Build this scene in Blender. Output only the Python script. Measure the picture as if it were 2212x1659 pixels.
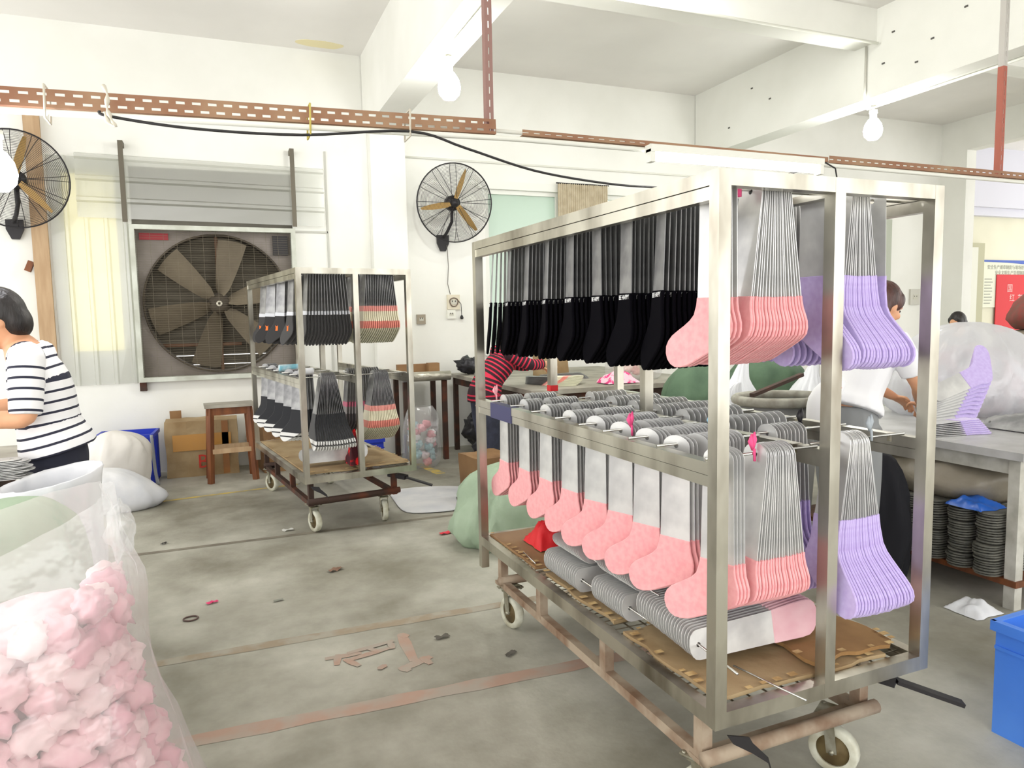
import bpy, bmesh, math, random
from math import sin, cos, pi, radians
from mathutils import Vector, Matrix, noise

random.seed(7)
SC = bpy.context.scene
COL = SC.collection
for _o in list(bpy.data.objects):
    bpy.data.objects.remove(_o)

# ------------------------------------------------------------------ camera
CAM_F, CAM_YAW, CAM_PITCH, CAM_ROLL = 1547.0, 0.3859, -0.0925, -0.019
cam_data = bpy.data.cameras.new('camera')
cam_data.sensor_width = 36.0
cam_data.lens = CAM_F / 2212.0 * 36.0
cam_data.clip_end = 200
cam = bpy.data.objects.new('camera', cam_data)
COL.objects.link(cam)
_d = Vector((sin(CAM_YAW) * cos(CAM_PITCH), cos(CAM_YAW) * cos(CAM_PITCH), sin(CAM_PITCH)))
_r = Vector((cos(CAM_YAW), -sin(CAM_YAW), 0))
_u = _r.cross(_d)
_r2 = cos(CAM_ROLL) * _r + sin(CAM_ROLL) * _u
_u2 = -sin(CAM_ROLL) * _r + cos(CAM_ROLL) * _u
cam.matrix_world = Matrix(((_r2.x, _u2.x, -_d.x, 0), (_r2.y, _u2.y, -_d.y, 0), (_r2.z, _u2.z, -_d.z, 1.5), (0, 0, 0, 1)))
SC.camera = cam

# ------------------------------------------------------------------ world, exposure
world = bpy.data.worlds.new('sky')
SC.world = world
world.use_nodes = True
_bg = world.node_tree.nodes['Background']
_bg.inputs[0].default_value = (1.0, 0.99, 0.965, 1)
_bg.inputs[1].default_value = 1.6
SC.view_settings.view_transform = 'Standard'
SC.view_settings.look = 'None'
SC.view_settings.gamma = 1.0
SC.view_settings.use_curve_mapping = False
SC.view_settings.exposure = 0.80
LAMP_STRENGTH = 100.0
TUBE_STRENGTH = 26.0

# ------------------------------------------------------------------ material helpers
def srgb(c):
    out = []
    for v in c[:3]:
        v = v / 255.0
        out.append(v / 12.92 if v <= 0.04045 else ((v + 0.055) / 1.055) ** 2.4)
    return (out[0], out[1], out[2], 1)

MATS = {}
def mat(name, col, rough=0.6, metal=0.0, col2=None, scale=6.0, detail=4.0, lo=0.35, hi=0.65, bump=0.0,
        bscale=None, sss=0.0, stretch=None, spec=0.5, sheen=0.0, alpha=1.0):
    if name in MATS:
        return MATS[name]
    m = bpy.data.materials.new(name)
    m.use_nodes = True
    nt = m.node_tree
    b = nt.nodes['Principled BSDF']
    b.inputs['Base Color'].default_value = srgb(col)
    b.inputs['Roughness'].default_value = rough
    b.inputs['Metallic'].default_value = metal
    b.inputs['Specular IOR Level'].default_value = spec
    if sheen:
        b.inputs['Sheen Weight'].default_value = sheen
    if alpha < 1:
        b.inputs['Alpha'].default_value = alpha
    if col2 or bump:
        tc = nt.nodes.new('ShaderNodeTexCoord')
        mp = nt.nodes.new('ShaderNodeMapping')
        nt.links.new(tc.outputs['Object'], mp.inputs[0])
        if stretch:
            mp.inputs['Scale'].default_value = stretch
        if col2:
            n = nt.nodes.new('ShaderNodeTexNoise')
            n.inputs['Scale'].default_value = scale
            n.inputs['Detail'].default_value = detail
            nt.links.new(mp.outputs[0], n.inputs['Vector'])
            cr = nt.nodes.new('ShaderNodeValToRGB')
            cr.color_ramp.elements[0].position = lo
            cr.color_ramp.elements[1].position = hi
            cr.color_ramp.elements[0].color = srgb(col)
            cr.color_ramp.elements[1].color = srgb(col2)
            nt.links.new(n.outputs['Fac'], cr.inputs[0])
            nt.links.new(cr.outputs[0], b.inputs['Base Color'])
        if bump:
            n2 = nt.nodes.new('ShaderNodeTexNoise')
            n2.inputs['Scale'].default_value = bscale or scale * 3
            n2.inputs['Detail'].default_value = 5
            nt.links.new(mp.outputs[0], n2.inputs['Vector'])
            bp = nt.nodes.new('ShaderNodeBump')
            bp.inputs['Strength'].default_value = bump
            bp.inputs['Distance'].default_value = 0.02
            nt.links.new(n2.outputs['Fac'], bp.inputs['Height'])
            nt.links.new(bp.outputs[0], b.inputs['Normal'])
    MATS[name] = m
    return m

def mat_emit(name, col, strength):
    m = bpy.data.materials.new(name)
    m.use_nodes = True
    nt = m.node_tree
    nt.nodes.clear()
    e = nt.nodes.new('ShaderNodeEmission')
    e.inputs[0].default_value = srgb(col)
    e.inputs[1].default_value = strength
    o = nt.nodes.new('ShaderNodeOutputMaterial')
    nt.links.new(e.outputs[0], o.inputs[0])
    MATS[name] = m
    return m

def mat_film(name, col, clear=0.5, gloss=0.12, rough=0.25, trans=0.4, bump=0.0, bscale=20.0):
    """thin translucent sheet: part clear, part milky, a little glossy"""
    m = bpy.data.materials.new(name)
    m.use_nodes = True
    nt = m.node_tree
    nt.nodes.clear()
    out = nt.nodes.new('ShaderNodeOutputMaterial')
    d = nt.nodes.new('ShaderNodeBsdfDiffuse'); d.inputs[0].default_value = srgb(col)
    t = nt.nodes.new('ShaderNodeBsdfTranslucent'); t.inputs[0].default_value = srgb(col)
    tr = nt.nodes.new('ShaderNodeBsdfTransparent')
    g = nt.nodes.new('ShaderNodeBsdfGlossy'); g.inputs['Roughness'].default_value = rough
    m1 = nt.nodes.new('ShaderNodeMixShader'); m1.inputs[0].default_value = trans
    m2 = nt.nodes.new('ShaderNodeMixShader'); m2.inputs[0].default_value = clear
    m3 = nt.nodes.new('ShaderNodeMixShader'); m3.inputs[0].default_value = gloss
    L = nt.links.new
    L(d.outputs[0], m1.inputs[1]); L(t.outputs[0], m1.inputs[2])
    L(m1.outputs[0], m2.inputs[1]); L(tr.outputs[0], m2.inputs[2])
    L(m2.outputs[0], m3.inputs[1]); L(g.outputs[0], m3.inputs[2])
    L(m3.outputs[0], out.inputs[0])
    if bump:
        tc = nt.nodes.new('ShaderNodeTexCoord')
        n2 = nt.nodes.new('ShaderNodeTexNoise'); n2.inputs['Scale'].default_value = bscale; n2.inputs['Detail'].default_value = 3
        L(tc.outputs['Object'], n2.inputs['Vector'])
        bp = nt.nodes.new('ShaderNodeBump'); bp.inputs['Strength'].default_value = bump; bp.inputs['Distance'].default_value = 0.03
        L(n2.outputs['Fac'], bp.inputs['Height'])
        for s in (d, t, g):
            L(bp.outputs[0], s.inputs['Normal'])
    MATS[name] = m
    return m

def mat_bands(name, axis, stops, rough=0.85, sheen=0.3, bump=0.15):
    """knit colours in bands along an object axis (0 x, 1 y, 2 z); stops = [(from_value, rgb)...] over -0.5..0"""
    m = bpy.data.materials.new(name)
    m.use_nodes = True
    nt = m.node_tree
    b = nt.nodes['Principled BSDF']
    b.inputs['Roughness'].default_value = rough
    b.inputs['Sheen Weight'].default_value = sheen
    tc = nt.nodes.new('ShaderNodeTexCoord')
    sx = nt.nodes.new('ShaderNodeSeparateXYZ')
    nt.links.new(tc.outputs['Object'], sx.inputs[0])
    mr = nt.nodes.new('ShaderNodeMapRange')
    mr.inputs['From Min'].default_value = -0.5
    mr.inputs['From Max'].default_value = 0.0
    nt.links.new(sx.outputs[axis], mr.inputs['Value'])
    cr = nt.nodes.new('ShaderNodeValToRGB')
    cr.color_ramp.interpolation = 'CONSTANT'
    els = cr.color_ramp.elements
    while len(els) > 1:
        els.remove(els[-1])
    els[0].position = 0
    els[0].color = srgb(stops[0][1])
    for v, c in stops[1:]:
        e = els.new((v + 0.5) / 0.5)
        e.color = srgb(c)
    nt.links.new(mr.outputs[0], cr.inputs[0])
    nt.links.new(cr.outputs[0], b.inputs['Base Color'])
    MATS[name] = m
    return m

# ------------------------------------------------------------------ geometry builder
class G:
    def __init__(s):
        s.v = []; s.f = []; s.sm = []
    def add(s, vs, fs, smooth=False):
        n = len(s.v)
        s.v += [tuple(p) for p in vs]
        for f in fs:
            s.f.append(tuple(i + n for i in f)); s.sm.append(smooth)
        return s
    def box(s, c, d, R=None, bev=0.0):
        hx, hy, hz = d[0] / 2, d[1] / 2, d[2] / 2
        vs = [Vector((x * hx, y * hy, z * hz)) for z in (-1, 1) for y in (-1, 1) for x in (-1, 1)]
        if R is not None:
            vs = [R @ p for p in vs]
        c = Vector(c)
        return s.add([p + c for p in vs], [(0, 2, 3, 1), (4, 5, 7, 6), (0, 1, 5, 4), (2, 6, 7, 3), (0, 4, 6, 2), (1, 3, 7, 5)])
    def b2(s, lo, hi):
        return s.box([(lo[i] + hi[i]) / 2 for i in range(3)], [abs(hi[i] - lo[i]) for i in range(3)])
    def bar(s, p, q, w, h=None, up=(0, 0, 1)):
        p = Vector(p); q = Vector(q); h = h or w
        z = (q - p); L = z.length; z.normalize()
        u = Vector(up)
        x = u.cross(z)
        if x.length < 1e-4:
            x = Vector((1, 0, 0)).cross(z)
        x.normalize(); y = z.cross(x)
        R = Matrix((x, y, z)).transposed()
        return s.box((p + q) / 2, (w, h, L), R)
    def tube(s, pts, r, n=8, closed=False, caps=True):
        pts = [Vector(p) for p in pts]
        m = len(pts)
        rs = r if isinstance(r, (list, tuple)) else [r] * m
        vs = []
        prev = None
        for i, p in enumerate(pts):
            if closed:
                t = pts[(i + 1) % m] - pts[i - 1]
            else:
                t = pts[min(i + 1, m - 1)] - pts[max(i - 1, 0)]
            t.normalize()
            if prev is None:
                a = Vector((0, 0, 1)) if abs(t.z) < 0.9 else Vector((1, 0, 0))
                x = a.cross(t).normalized()
            else:
                x = prev - t * prev.dot(t)
                x.normalize()
            prev = x
            y = t.cross(x)
            for k in range(n):
                a = 2 * pi * k / n
                vs.append(p + (x * cos(a) + y * sin(a)) * rs[i])
        fs = []
        for i in range(m if closed else m - 1):
            j = (i + 1) % m
            for k in range(n):
                l = (k + 1) % n
                fs.append((i * n + k, i * n + l, j * n + l, j * n + k))
        if caps and not closed:
            fs.append(tuple(range(n - 1, -1, -1)))
            fs.append(tuple(range((m - 1) * n, m * n)))
        return s.add(vs, fs, True)
    def lathe(s, prof, n=24, M=None, smooth=True, caps=True):
        """prof: list of (r, z)"""
        vs = []
        for r, z in prof:
            for k in range(n):
                a = 2 * pi * k / n
                p = Vector((r * cos(a), r * sin(a), z))
                vs.append(M @ p if M is not None else p)
        fs = []
        for i in range(len(prof) - 1):
            for k in range(n):
                l = (k + 1) % n
                fs.append((i * n + k, i * n + l, (i + 1) * n + l, (i + 1) * n + k))
        if caps and prof[0][0] > 1e-5:
            fs.append(tuple(range(n - 1, -1, -1)))
        if caps and prof[-1][0] > 1e-5:
            fs.append(tuple(range((len(prof) - 1) * n, len(prof) * n)))
        return s.add(vs, fs, smooth)
    def prism(s, pts, t, fn=None, inset=0.0):
        """flat outline pts (u,v), thickness t about 0; fn(u,v,w)->xyz.  inset rounds the rim."""
        fn = fn or (lambda u, v, w: (w, u, v))
        n = len(pts)
        if inset:
            cx = sum(p[0] for p in pts) / n; cy = sum(p[1] for p in pts) / n
            ins = inset_outline(pts, inset)
            lay = [(ins, -t / 2), (pts, -t * 0.22), (pts, t * 0.22), (ins, t / 2)]
        else:
            lay = [(pts, -t / 2), (pts, t / 2)]
        vs = [fn(p[0], p[1], w) for o, w in lay for p in o]
        fs = [tuple(range(n - 1, -1, -1)), tuple(range((len(lay) - 1) * n, len(lay) * n))]
        for i in range(len(lay) - 1):
            for k in range(n):
                l = (k + 1) % n
                fs.append((i * n + k, i * n + l, (i + 1) * n + l, (i + 1) * n + k))
        return s.add(vs, fs)
    def grid(s, nu, nv, fn, smooth=True):
        vs = [fn(i / (nu - 1), j / (nv - 1)) for j in range(nv) for i in range(nu)]
        fs = [(j * nu + i, j * nu + i + 1, (j + 1) * nu + i + 1, (j + 1) * nu + i) for j in range(nv - 1) for i in range(nu - 1)]
        return s.add(vs, fs, smooth)
    def mesh(s, name, m=None):
        me = bpy.data.meshes.new(name)
        me.from_pydata(s.v, [], s.f)
        me.polygons.foreach_set('use_smooth', s.sm)
        if m is not None:
            me.materials.append(m)
        me.update()
        bm = bmesh.new(); bm.from_mesh(me)
        bmesh.ops.recalc_face_normals(bm, faces=bm.faces)
        bm.to_mesh(me); bm.free()
        return me
    def obj(s, name, m, parent=None, loc=None, rot=None):
        o = bpy.data.objects.new(name, s.mesh(name, m))
        COL.objects.link(o)
        if parent is not None:
            o.parent = parent
        if loc is not None:
            o.location = loc
        if rot is not None:
            o.rotation_euler = rot
        return o

def inset_outline(pts, d):
    n = len(pts); out = []
    area = sum(pts[i][0] * pts[(i + 1) % n][1] - pts[(i + 1) % n][0] * pts[i][1] for i in range(n))
    sg = 1 if area > 0 else -1
    for i in range(n):
        a = Vector(pts[i - 1]); b = Vector(pts[i]); c = Vector(pts[(i + 1) % n])
        e = (c - a)
        if e.length < 1e-9:
            out.append(tuple(b)); continue
        e.normalize()
        nrm = Vector((-e.y, e.x)) * sg
        out.append((b.x + nrm.x * d, b.y + nrm.y * d))
    return out

def crom(pts, k=4, closed=False):
    """Catmull-Rom resampling of points"""
    pts = [Vector(p) for p in pts]
    n = len(pts); out = []
    rng = n if closed else n - 1
    for i in range(rng):
        if closed:
            p0, p1, p2, p3 = pts[i - 1], pts[i], pts[(i + 1) % n], pts[(i + 2) % n]
        else:
            p0, p1, p2, p3 = pts[max(i - 1, 0)], pts[i], pts[i + 1], pts[min(i + 2, n - 1)]
        for j in range(k):
            t = j / k
            out.append(0.5 * ((2 * p1) + (p2 - p0) * t + (2 * p0 - 5 * p1 + 4 * p2 - p3) * t * t + (3 * p1 - p0 - 3 * p2 + p3) * t ** 3))
    if not closed:
        out.append(pts[-1])
    return out

def empty(name, loc=(0, 0, 0), rz=0.0):
    o = bpy.data.objects.new(name, None)
    o.empty_display_size = 0.1
    COL.objects.link(o)
    o.location = loc; o.rotation_euler = (0, 0, rz)
    return o

def tag(o, label, cat, group=None, kind=None):
    o['label'] = label
    o['category'] = cat
    if group: o['group'] = group
    if kind: o['kind'] = kind
    return o

def struct(o):
    o['kind'] = 'structure'
    return o

def instance(name, me, M=None, parent=None):
    o = bpy.data.objects.new(name, me)
    COL.objects.link(o)
    if parent is not None:
        o.parent = parent
    if M is not None:
        o.matrix_world = M
    return o

def text_mesh(body, size, m, extrude=0.0004, align='CENTER', spacing=1.0):
    cu = bpy.data.curves.new('lettering', 'FONT')
    cu.body = body; cu.size = size; cu.extrude = extrude
    cu.align_x = align; cu.align_y = 'CENTER'; cu.space_character = spacing
    cu.resolution_u = 2
    o = bpy.data.objects.new('lettering', cu)
    COL.objects.link(o)
    dg = bpy.context.evaluated_depsgraph_get()
    me = bpy.data.meshes.new_from_object(o.evaluated_get(dg))
    bpy.data.objects.remove(o)
    bpy.data.curves.remove(cu)
    me.materials.clear()
    me.materials.append(m)
    return me

def nz(x, y=0.0, z=0.0):
    return noise.noise(Vector((x, y, z)))

# ------------------------------------------------------------------ materials
M_wall = mat('wall_paint', (237, 237, 231), 0.75, col2=(229, 229, 222), scale=1.3, bump=0.06, bscale=14)
M_wall2 = mat('far_wall_paint', (225, 222, 200), 0.75, col2=(214, 212, 190), scale=1.0)
M_ceil = mat('ceiling_paint', (236, 234, 230), 0.8, col2=(228, 226, 222), scale=0.9)
M_trimw = mat('white_trim', (228, 229, 222), 0.6)
M_steel = mat('stainless', (206, 203, 190), 0.30, 0.95, col2=(116, 107, 92), scale=5, lo=0.42, hi=0.74, stretch=(1, 1, 0.4))
M_steel_d = mat('stainless_dull', (166, 160, 146), 0.42, 0.9, col2=(112, 104, 92), scale=6)
M_rust = mat('rusty_frame', (172, 156, 136), 0.8, 0.1, col2=(126, 98, 76), scale=9, lo=0.4, hi=0.7)
M_rustd = mat('dark_rust_frame', (70, 52, 44), 0.75, 0.3, col2=(120, 62, 38), scale=5, lo=0.5, hi=0.75)
M_angle = mat('rust_angle', (158, 126, 98), 0.75, 0.1, col2=(142, 100, 76), scale=4)
M_alu = mat('aluminium_form', (220, 220, 218), 0.36, 0.40, col2=(192, 192, 192), scale=9)
M_alud = mat('aluminium_form_worn', (158, 158, 158), 0.40, 0.5, col2=(118, 118, 120), scale=11)
M_rod = mat('bright_rod', (205, 205, 200), 0.25, 1.0)
M_pink = mat('pink_knit', (234, 158, 162), 0.9, sheen=0.3, col2=(240, 172, 174), scale=60)
M_palepink = mat('pale_pink_knit', (238, 196, 202), 0.9, sheen=0.2, col2=(230, 178, 188), scale=12)
M_purp = mat('lilac_knit', (186, 166, 220), 0.9, sheen=0.4, col2=(196, 180, 228), scale=60)
M_black = mat('black_knit', (9, 8, 13), 0.95, spec=0.05)
M_white = mat('white_print', (236, 236, 236), 0.8)
M_card = mat('cardboard', (172, 150, 114), 0.85, col2=(144, 118, 82), scale=3.5, bump=0.15, bscale=18)
M_cardd = mat('cardboard_brown', (126, 92, 60), 0.6, col2=(156, 122, 82), scale=2.5)
M_torn = mat('torn_card', (206, 178, 126), 0.95, col2=(166, 132, 84), scale=30)
M_wood = mat('stool_wood', (128, 74, 36), 0.6, col2=(96, 52, 24), scale=3, stretch=(6, 6, 1))
M_woodl = mat('pale_board', (186, 158, 124), 0.7, col2=(172, 142, 108), scale=3, stretch=(8, 8, 1))
M_dark = mat('dark_fan', (62, 54, 44), 0.7, 0.1, col2=(84, 74, 60), scale=3)
M_fanblade = mat('exhaust_blade', (118, 107, 88), 0.7, 0.0, col2=(92, 82, 66), scale=2)
M_blackmetal = mat('black_metal', (46, 44, 46), 0.5, 0.4)
M_blade = mat('wall_fan_blade', (176, 142, 84), 0.5, 0.2)
M_blue = mat('blue_crate', (58, 108, 214), 0.45, col2=(70, 122, 222), scale=2)
M_bluein = mat('deep_blue_crate', (32, 58, 190), 0.5)
M_rubber = mat('wheel_tread', (206, 206, 190), 0.6, col2=(176, 172, 150), scale=20)
M_hub = mat('wheel_hub', (120, 104, 66), 0.7, col2=(90, 74, 44), scale=14)
M_greensack = mat('green_woven', (148, 168, 142), 0.8, col2=(164, 182, 158), scale=5, bump=0.5, bscale=7)
M_darkgreen = mat('dark_green_woven', (92, 118, 92), 0.8, col2=(76, 100, 78), scale=5, bump=0.3, bscale=9)
M_whitesack = mat('white_woven', (226, 226, 228), 0.75, col2=(206, 208, 214), scale=4, bump=0.25, bscale=8)
M_grey = mat('grey_stack', (112, 110, 106), 0.7, 0.2, col2=(146, 143, 138), scale=8)
M_blackbag = mat('black_plastic', (34, 34, 38), 0.3, col2=(52, 52, 58), scale=8, bump=0.5, bscale=10)
M_red = mat('red', (214, 26, 34), 0.6)
M_cable = mat('black_cable', (38, 36, 36), 0.6)
M_pvc = mat('white_pvc', (226, 226, 216), 0.5)
M_tabletop = mat('worn_tabletop', (176, 172, 160), 0.55, col2=(140, 134, 122), scale=4)
M_film = mat_film('clear_bag_film', (244, 246, 246), clear=0.71, gloss=0.10, rough=0.2, trans=0.5, bump=0.6, bscale=9)
M_filmgrey = mat_film('cloudy_bag_film', (236, 238, 242), clear=0.32, gloss=0.10, rough=0.25, trans=0.45, bump=0.5, bscale=8)
M_sheet = mat_film('corrugated_film', (214, 216, 208), clear=0.42, gloss=0.12, rough=0.18, trans=0.5)
M_glass = mat_film('frosted_glass', (186, 200, 188), clear=0.12, gloss=0.08, rough=0.2, trans=0.75)
M_bulb = mat_emit('bulb_glow', (255, 255, 250), LAMP_STRENGTH)
M_tube = mat_emit('tube_glow', (255, 255, 252), TUBE_STRENGTH)
M_skin = mat('skin', (222, 168, 130), 0.55, col2=(212, 152, 116), scale=9)
M_hair = mat('black_hair', (24, 20, 20), 0.45, col2=(40, 34, 32), scale=40, bump=0.4, bscale=60, stretch=(1, 1, 0.15))
M_hairb = mat('brown_hair', (84, 48, 40), 0.45, col2=(58, 34, 30), scale=40, bump=0.4, bscale=60, stretch=(1, 1, 0.15))

# ================================================================== SETTING
CEIL = 4.33
def floor_material():
    m = bpy.data.materials.new('concrete_floor')
    m.use_nodes = True
    nt = m.node_tree; L = nt.links.new
    b = nt.nodes['Principled BSDF']
    b.inputs['Roughness'].default_value = 0.62
    tc = nt.nodes.new('ShaderNodeTexCoord')
    def noise_n(sc, det, ro=0.5):
        n = nt.nodes.new('ShaderNodeTexNoise'); n.inputs['Scale'].default_value = sc; n.inputs['Detail'].default_value = det
        n.inputs['Roughness'].default_value = ro
        L(tc.outputs['Object'], n.inputs['Vector']); return n
    n1 = noise_n(0.9, 6, 0.6); n2 = noise_n(5.0, 8, 0.65); n3 = noise_n(40, 4)
    r1 = nt.nodes.new('ShaderNodeValToRGB')
    r1.color_ramp.elements[0].position = 0.36; r1.color_ramp.elements[0].color = srgb((130, 126, 112))
    r1.color_ramp.elements[1].position = 0.62; r1.color_ramp.elements[1].color = srgb((184, 182, 170))
    L(n1.outputs['Fac'], r1.inputs[0])
    r2 = nt.nodes.new('ShaderNodeValToRGB')
    r2.color_ramp.elements[0].position = 0.3; r2.color_ramp.elements[0].color = (0.72, 0.72, 0.70, 1)
    r2.color_ramp.elements[1].position = 0.6; r2.color_ramp.elements[1].color = (1, 1, 1, 1)
    L(n2.outputs['Fac'], r2.inputs[0])
    mx = nt.nodes.new('ShaderNodeMixRGB'); mx.blend_type = 'MULTIPLY'; mx.inputs[0].default_value = 0.6
    L(r1.outputs[0], mx.inputs[1]); L(r2.outputs[0], mx.inputs[2])
    L(mx.outputs[0], b.inputs['Base Color'])
    bp = nt.nodes.new('ShaderNodeBump'); bp.inputs['Strength'].default_value = 0.12; bp.inputs['Distance'].default_value = 0.01
    L(n3.outputs['Fac'], bp.inputs['Height']); L(bp.outputs[0], b.inputs['Normal'])
    return m
M_floor = floor_material()
floor = struct(G().b2((-4, -4, -0.1), (16, 9.2, 0)).obj('floor', M_floor))
ceiling = struct(G().b2((-4, -4, CEIL), (16, 9.2, CEIL + 0.15)).obj('ceiling', M_ceil))

def wall_xz(name, x0, x1, y0, y1, z0, z1, holes, m):
    xs = sorted(set([x0, x1] + [h[0] for h in holes] + [h[1] for h in holes]))
    zs = sorted(set([z0, z1] + [h[2] for h in holes] + [h[3] for h in holes]))
    g = G()
    for i in range(len(xs) - 1):
        for j in range(len(zs) - 1):
            cx = (xs[i] + xs[i + 1]) / 2; cz = (zs[j] + zs[j + 1]) / 2
            if any(h[0] < cx < h[1] and h[2] < cz < h[3] for h in holes):
                continue
            g.b2((xs[i], y0, zs[j]), (xs[i + 1], y1, zs[j + 1]))
    return struct(g.obj(name, m))

wall_back = wall_xz('wall_back', -4, 10.5, 8.0, 8.2, 0, CEIL,
                    [(-0.74, 0.78, 0.95, 2.46), (-0.74, 0.78, 2.46, 3.04), (-1.34, -0.84, 1.22, 2.98), (2.95, 6.95, 1.12, 3.0)], M_wall)
# right wall: a pier by the corner and a long lintel over an opening into the next hall
struct(G().b2((10.5, 7.58, 0), (10.7, 8.2, CEIL)).b2((10.5, -4, 3.87), (10.7, 7.58, CEIL)).obj('wall_right', M_wall))
struct(G().b2((10.7, 9.0, 0), (16, 9.2, CEIL)).obj('wall_next_hall', M_wall2))
struct(G().b2((10.9, 8.88, 3.16), (16, 9.0, 3.3)).b2((10.7, 8.8, 3.3), (16, 9.0, CEIL)).obj('trim_1', mat('lavender_paint', (212, 212, 222), 0.75)))  # ledge and upper wall of the next hall, pale lavender
# pillar and beams
struct(G().b2((1.60, 7.85, 0), (1.98, 8.0, CEIL)).obj('trim_2', M_wall))
struct(G().b2((1.56, -4, 3.53), (1.86, 7.99, CEIL)).obj('trim_3', M_wall))
struct(G().b2((5.9, -4, 3.53), (6.18, 7.99, CEIL)).obj('trim_4', M_wall))
struct(G().b2((1.86, 5.2, 4.03), (5.9, 5.45, CEIL)).obj('trim_5', M_wall))
struct(G().b2((6.18, 5.2, 4.03), (10.5, 5.45, CEIL)).obj('trim_6', M_wall))
struct(G().b2((1.86, 0.6, 4.03), (5.9, 0.85, CEIL)).obj('trim_7', M_wall))
struct(G().b2((-4, 0.6, 4.03), (1.56, 0.85, CEIL)).obj('trim_8', M_wall))
# thin panel seam on the wall right of the exhaust fan
struct(G().b2((1.13, 7.985, 0.9), (1.15, 8.0, 3.3)).b2((0.8, 7.985, 2.44), (1.14, 8.0, 2.46)).obj('trim_9', mat('seam', (190, 190, 182), 0.8)))
struct(G().b2((8.95, 7.9, 0), (9.07, 8.0, 2.85)).b2((9.22, 7.9, 0), (9.38, 8.0, 2.85)).obj('trim_10', mat('greenish_post', (176, 182, 166), 0.6)))

# yellowish damp patch on the ceiling
def blob_patch(name, cx, cy, rx, ry, z, m, parent=None, seed=0, n=26, th=0.002, down=False, rag=0.35, rot=0.0):
    pts = []
    for k in range(n):
        a = 2 * pi * k / n
        r = 1 + rag * nz(cos(a) * 1.7 + seed, sin(a) * 1.7, seed * 3.1)
        u, v = rx * r * cos(a), ry * r * sin(a)
        pts.append((cx + u * cos(rot) - v * sin(rot), cy + u * sin(rot) + v * cos(rot)))
    return G().prism(pts, th, lambda u, v, w: (u, v, z + w)).obj(name, m, parent)
blob_patch('damp_stain', 1.12, 7.80, 0.24, 0.10, CEIL - 0.001, mat('damp', (232, 222, 180), 0.8), ceiling, 3, rag=0.2)
# small nicks in the beam paint
M_nick = mat('nick', (90, 88, 84), 0.9)
_g = G()
for (y, z) in [(6.6, 3.9), (5.0, 4.05), (4.6, 3.85), (4.75, 3.7), (6.9, 4.1), (7.3, 3.75), (5.1, 3.8), (4.3, 4.0)]:
    _g.b2((5.893, y, z), (5.9, y + 0.03, z + 0.014))
_g.obj('paint_nicks', M_nick, wall_back)

# ---- painted marks on the floor (parts of the floor)
M_line_red = mat('faded_red_line', (170, 142, 126), 0.75, col2=(164, 154, 142), scale=7, lo=0.4, hi=0.62)
M_line_olive = mat('faded_brown_line', (150, 136, 116), 0.75, col2=(160, 154, 140), scale=9, lo=0.4, hi=0.6)
M_line_groove = mat('dark_groove', (110, 103, 90), 0.8, col2=(136, 130, 116), scale=7)
M_yellow = mat('faded_yellow', (204, 176, 84), 0.75, col2=(160, 150, 118), scale=9, lo=0.4, hi=0.62)
def strip(name, p, q, w, m):
    p = Vector((p[0], p[1], 0)); q = Vector((q[0], q[1], 0))
    n = max(3, int((q - p).length / 0.08))
    d = (q - p).normalized(); s = Vector((-d.y, d.x, 0))
    vs = []
    for i in range(n + 1):
        c = p.lerp(q, i / n)
        a = w / 2 * (1 + 0.25 * nz(c.x * 6, c.y * 6, 1)); b = w / 2 * (1 + 0.25 * nz(c.x * 6, c.y * 6, 9))
        vs += [c + s * a + Vector((0, 0, 0.0012)), c - s * b + Vector((0, 0, 0.0012))]
    fs = [(2 * i, 2 * i + 1, 2 * i + 3, 2 * i + 2) for i in range(n)]
    return G().add(vs, fs).obj(name, m, floor)
strip('painted_line', (-3, 5.17), (2.6, 5.16), 0.05, M_line_groove)
strip('painted_line', (-2, 3.46), (2.4, 3.38), 0.072, M_line_olive)
strip('painted_line', (-2, 2.80), (2.6, 2.60), 0.085, M_line_red)
strip('painted_line', (-0.55, 6.66), (0.6, 6.80), 0.05, M_yellow)
strip('painted_line', (1.84, 7.2), (1.93, 6.62), 0.10, M_yellow)
STZ = [0.0]
def strokes(name, segs, m):
    for (p, q, w) in segs:
        p = Vector((p[0], p[1], 0)); q = Vector((q[0], q[1], 0))
        d = (q - p); L = d.length; d.normalize(); s = Vector((-d.y, d.x, 0))
        pts = []
        n = 6
        for i in range(n + 1):
            t = i / n
            ww = w / 2 * (0.7 + 0.5 * sin(pi * min(max(t, 0.08), 0.92)) + 0.2 * nz(p.x * 9 + t * 3, p.y * 9))
            pts.append((p + d * L * t, ww))
        out = [(c.x + s.x * a, c.y + s.y * a) for c, a in pts] + [(c.x - s.x * a, c.y - s.y * a) for c, a in reversed(pts)]
        STZ[0] += 0.0003
        G().prism(out, 0.0008, lambda u, v, w: (u, v, 0.0012 + STZ[0] + w)).obj(name, m, floor)
# faded red brushed characters, laid out to be read from the far side
strokes('painted_character', [((0.73, 3.27), (0.72, 2.98), 0.045), ((0.66, 2.93), (0.80, 2.99), 0.04), ((0.72, 3.24), (0.755, 3.26), 0.05),
                              ((0.65, 2.95), (0.68, 2.90), 0.035), ((0.76, 3.0), (0.78, 2.92), 0.03)], M_line_red)
strokes('painted_character', [((0.36, 3.16), (0.52, 3.15), 0.032), ((0.42, 3.18), (0.40, 3.08), 0.03), ((0.44, 3.12), (0.49, 3.03), 0.028),
                              ((0.44, 3.10), (0.66, 3.15), 0.03), ((0.46, 3.17), (0.68, 3.21), 0.028), ((0.55, 3.19), (0.60, 3.12), 0.024),
                              ((0.66, 3.21), (0.66, 3.13), 0.026), ((0.57, 2.99), (0.585, 2.965), 0.04)], M_line_red)

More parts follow.
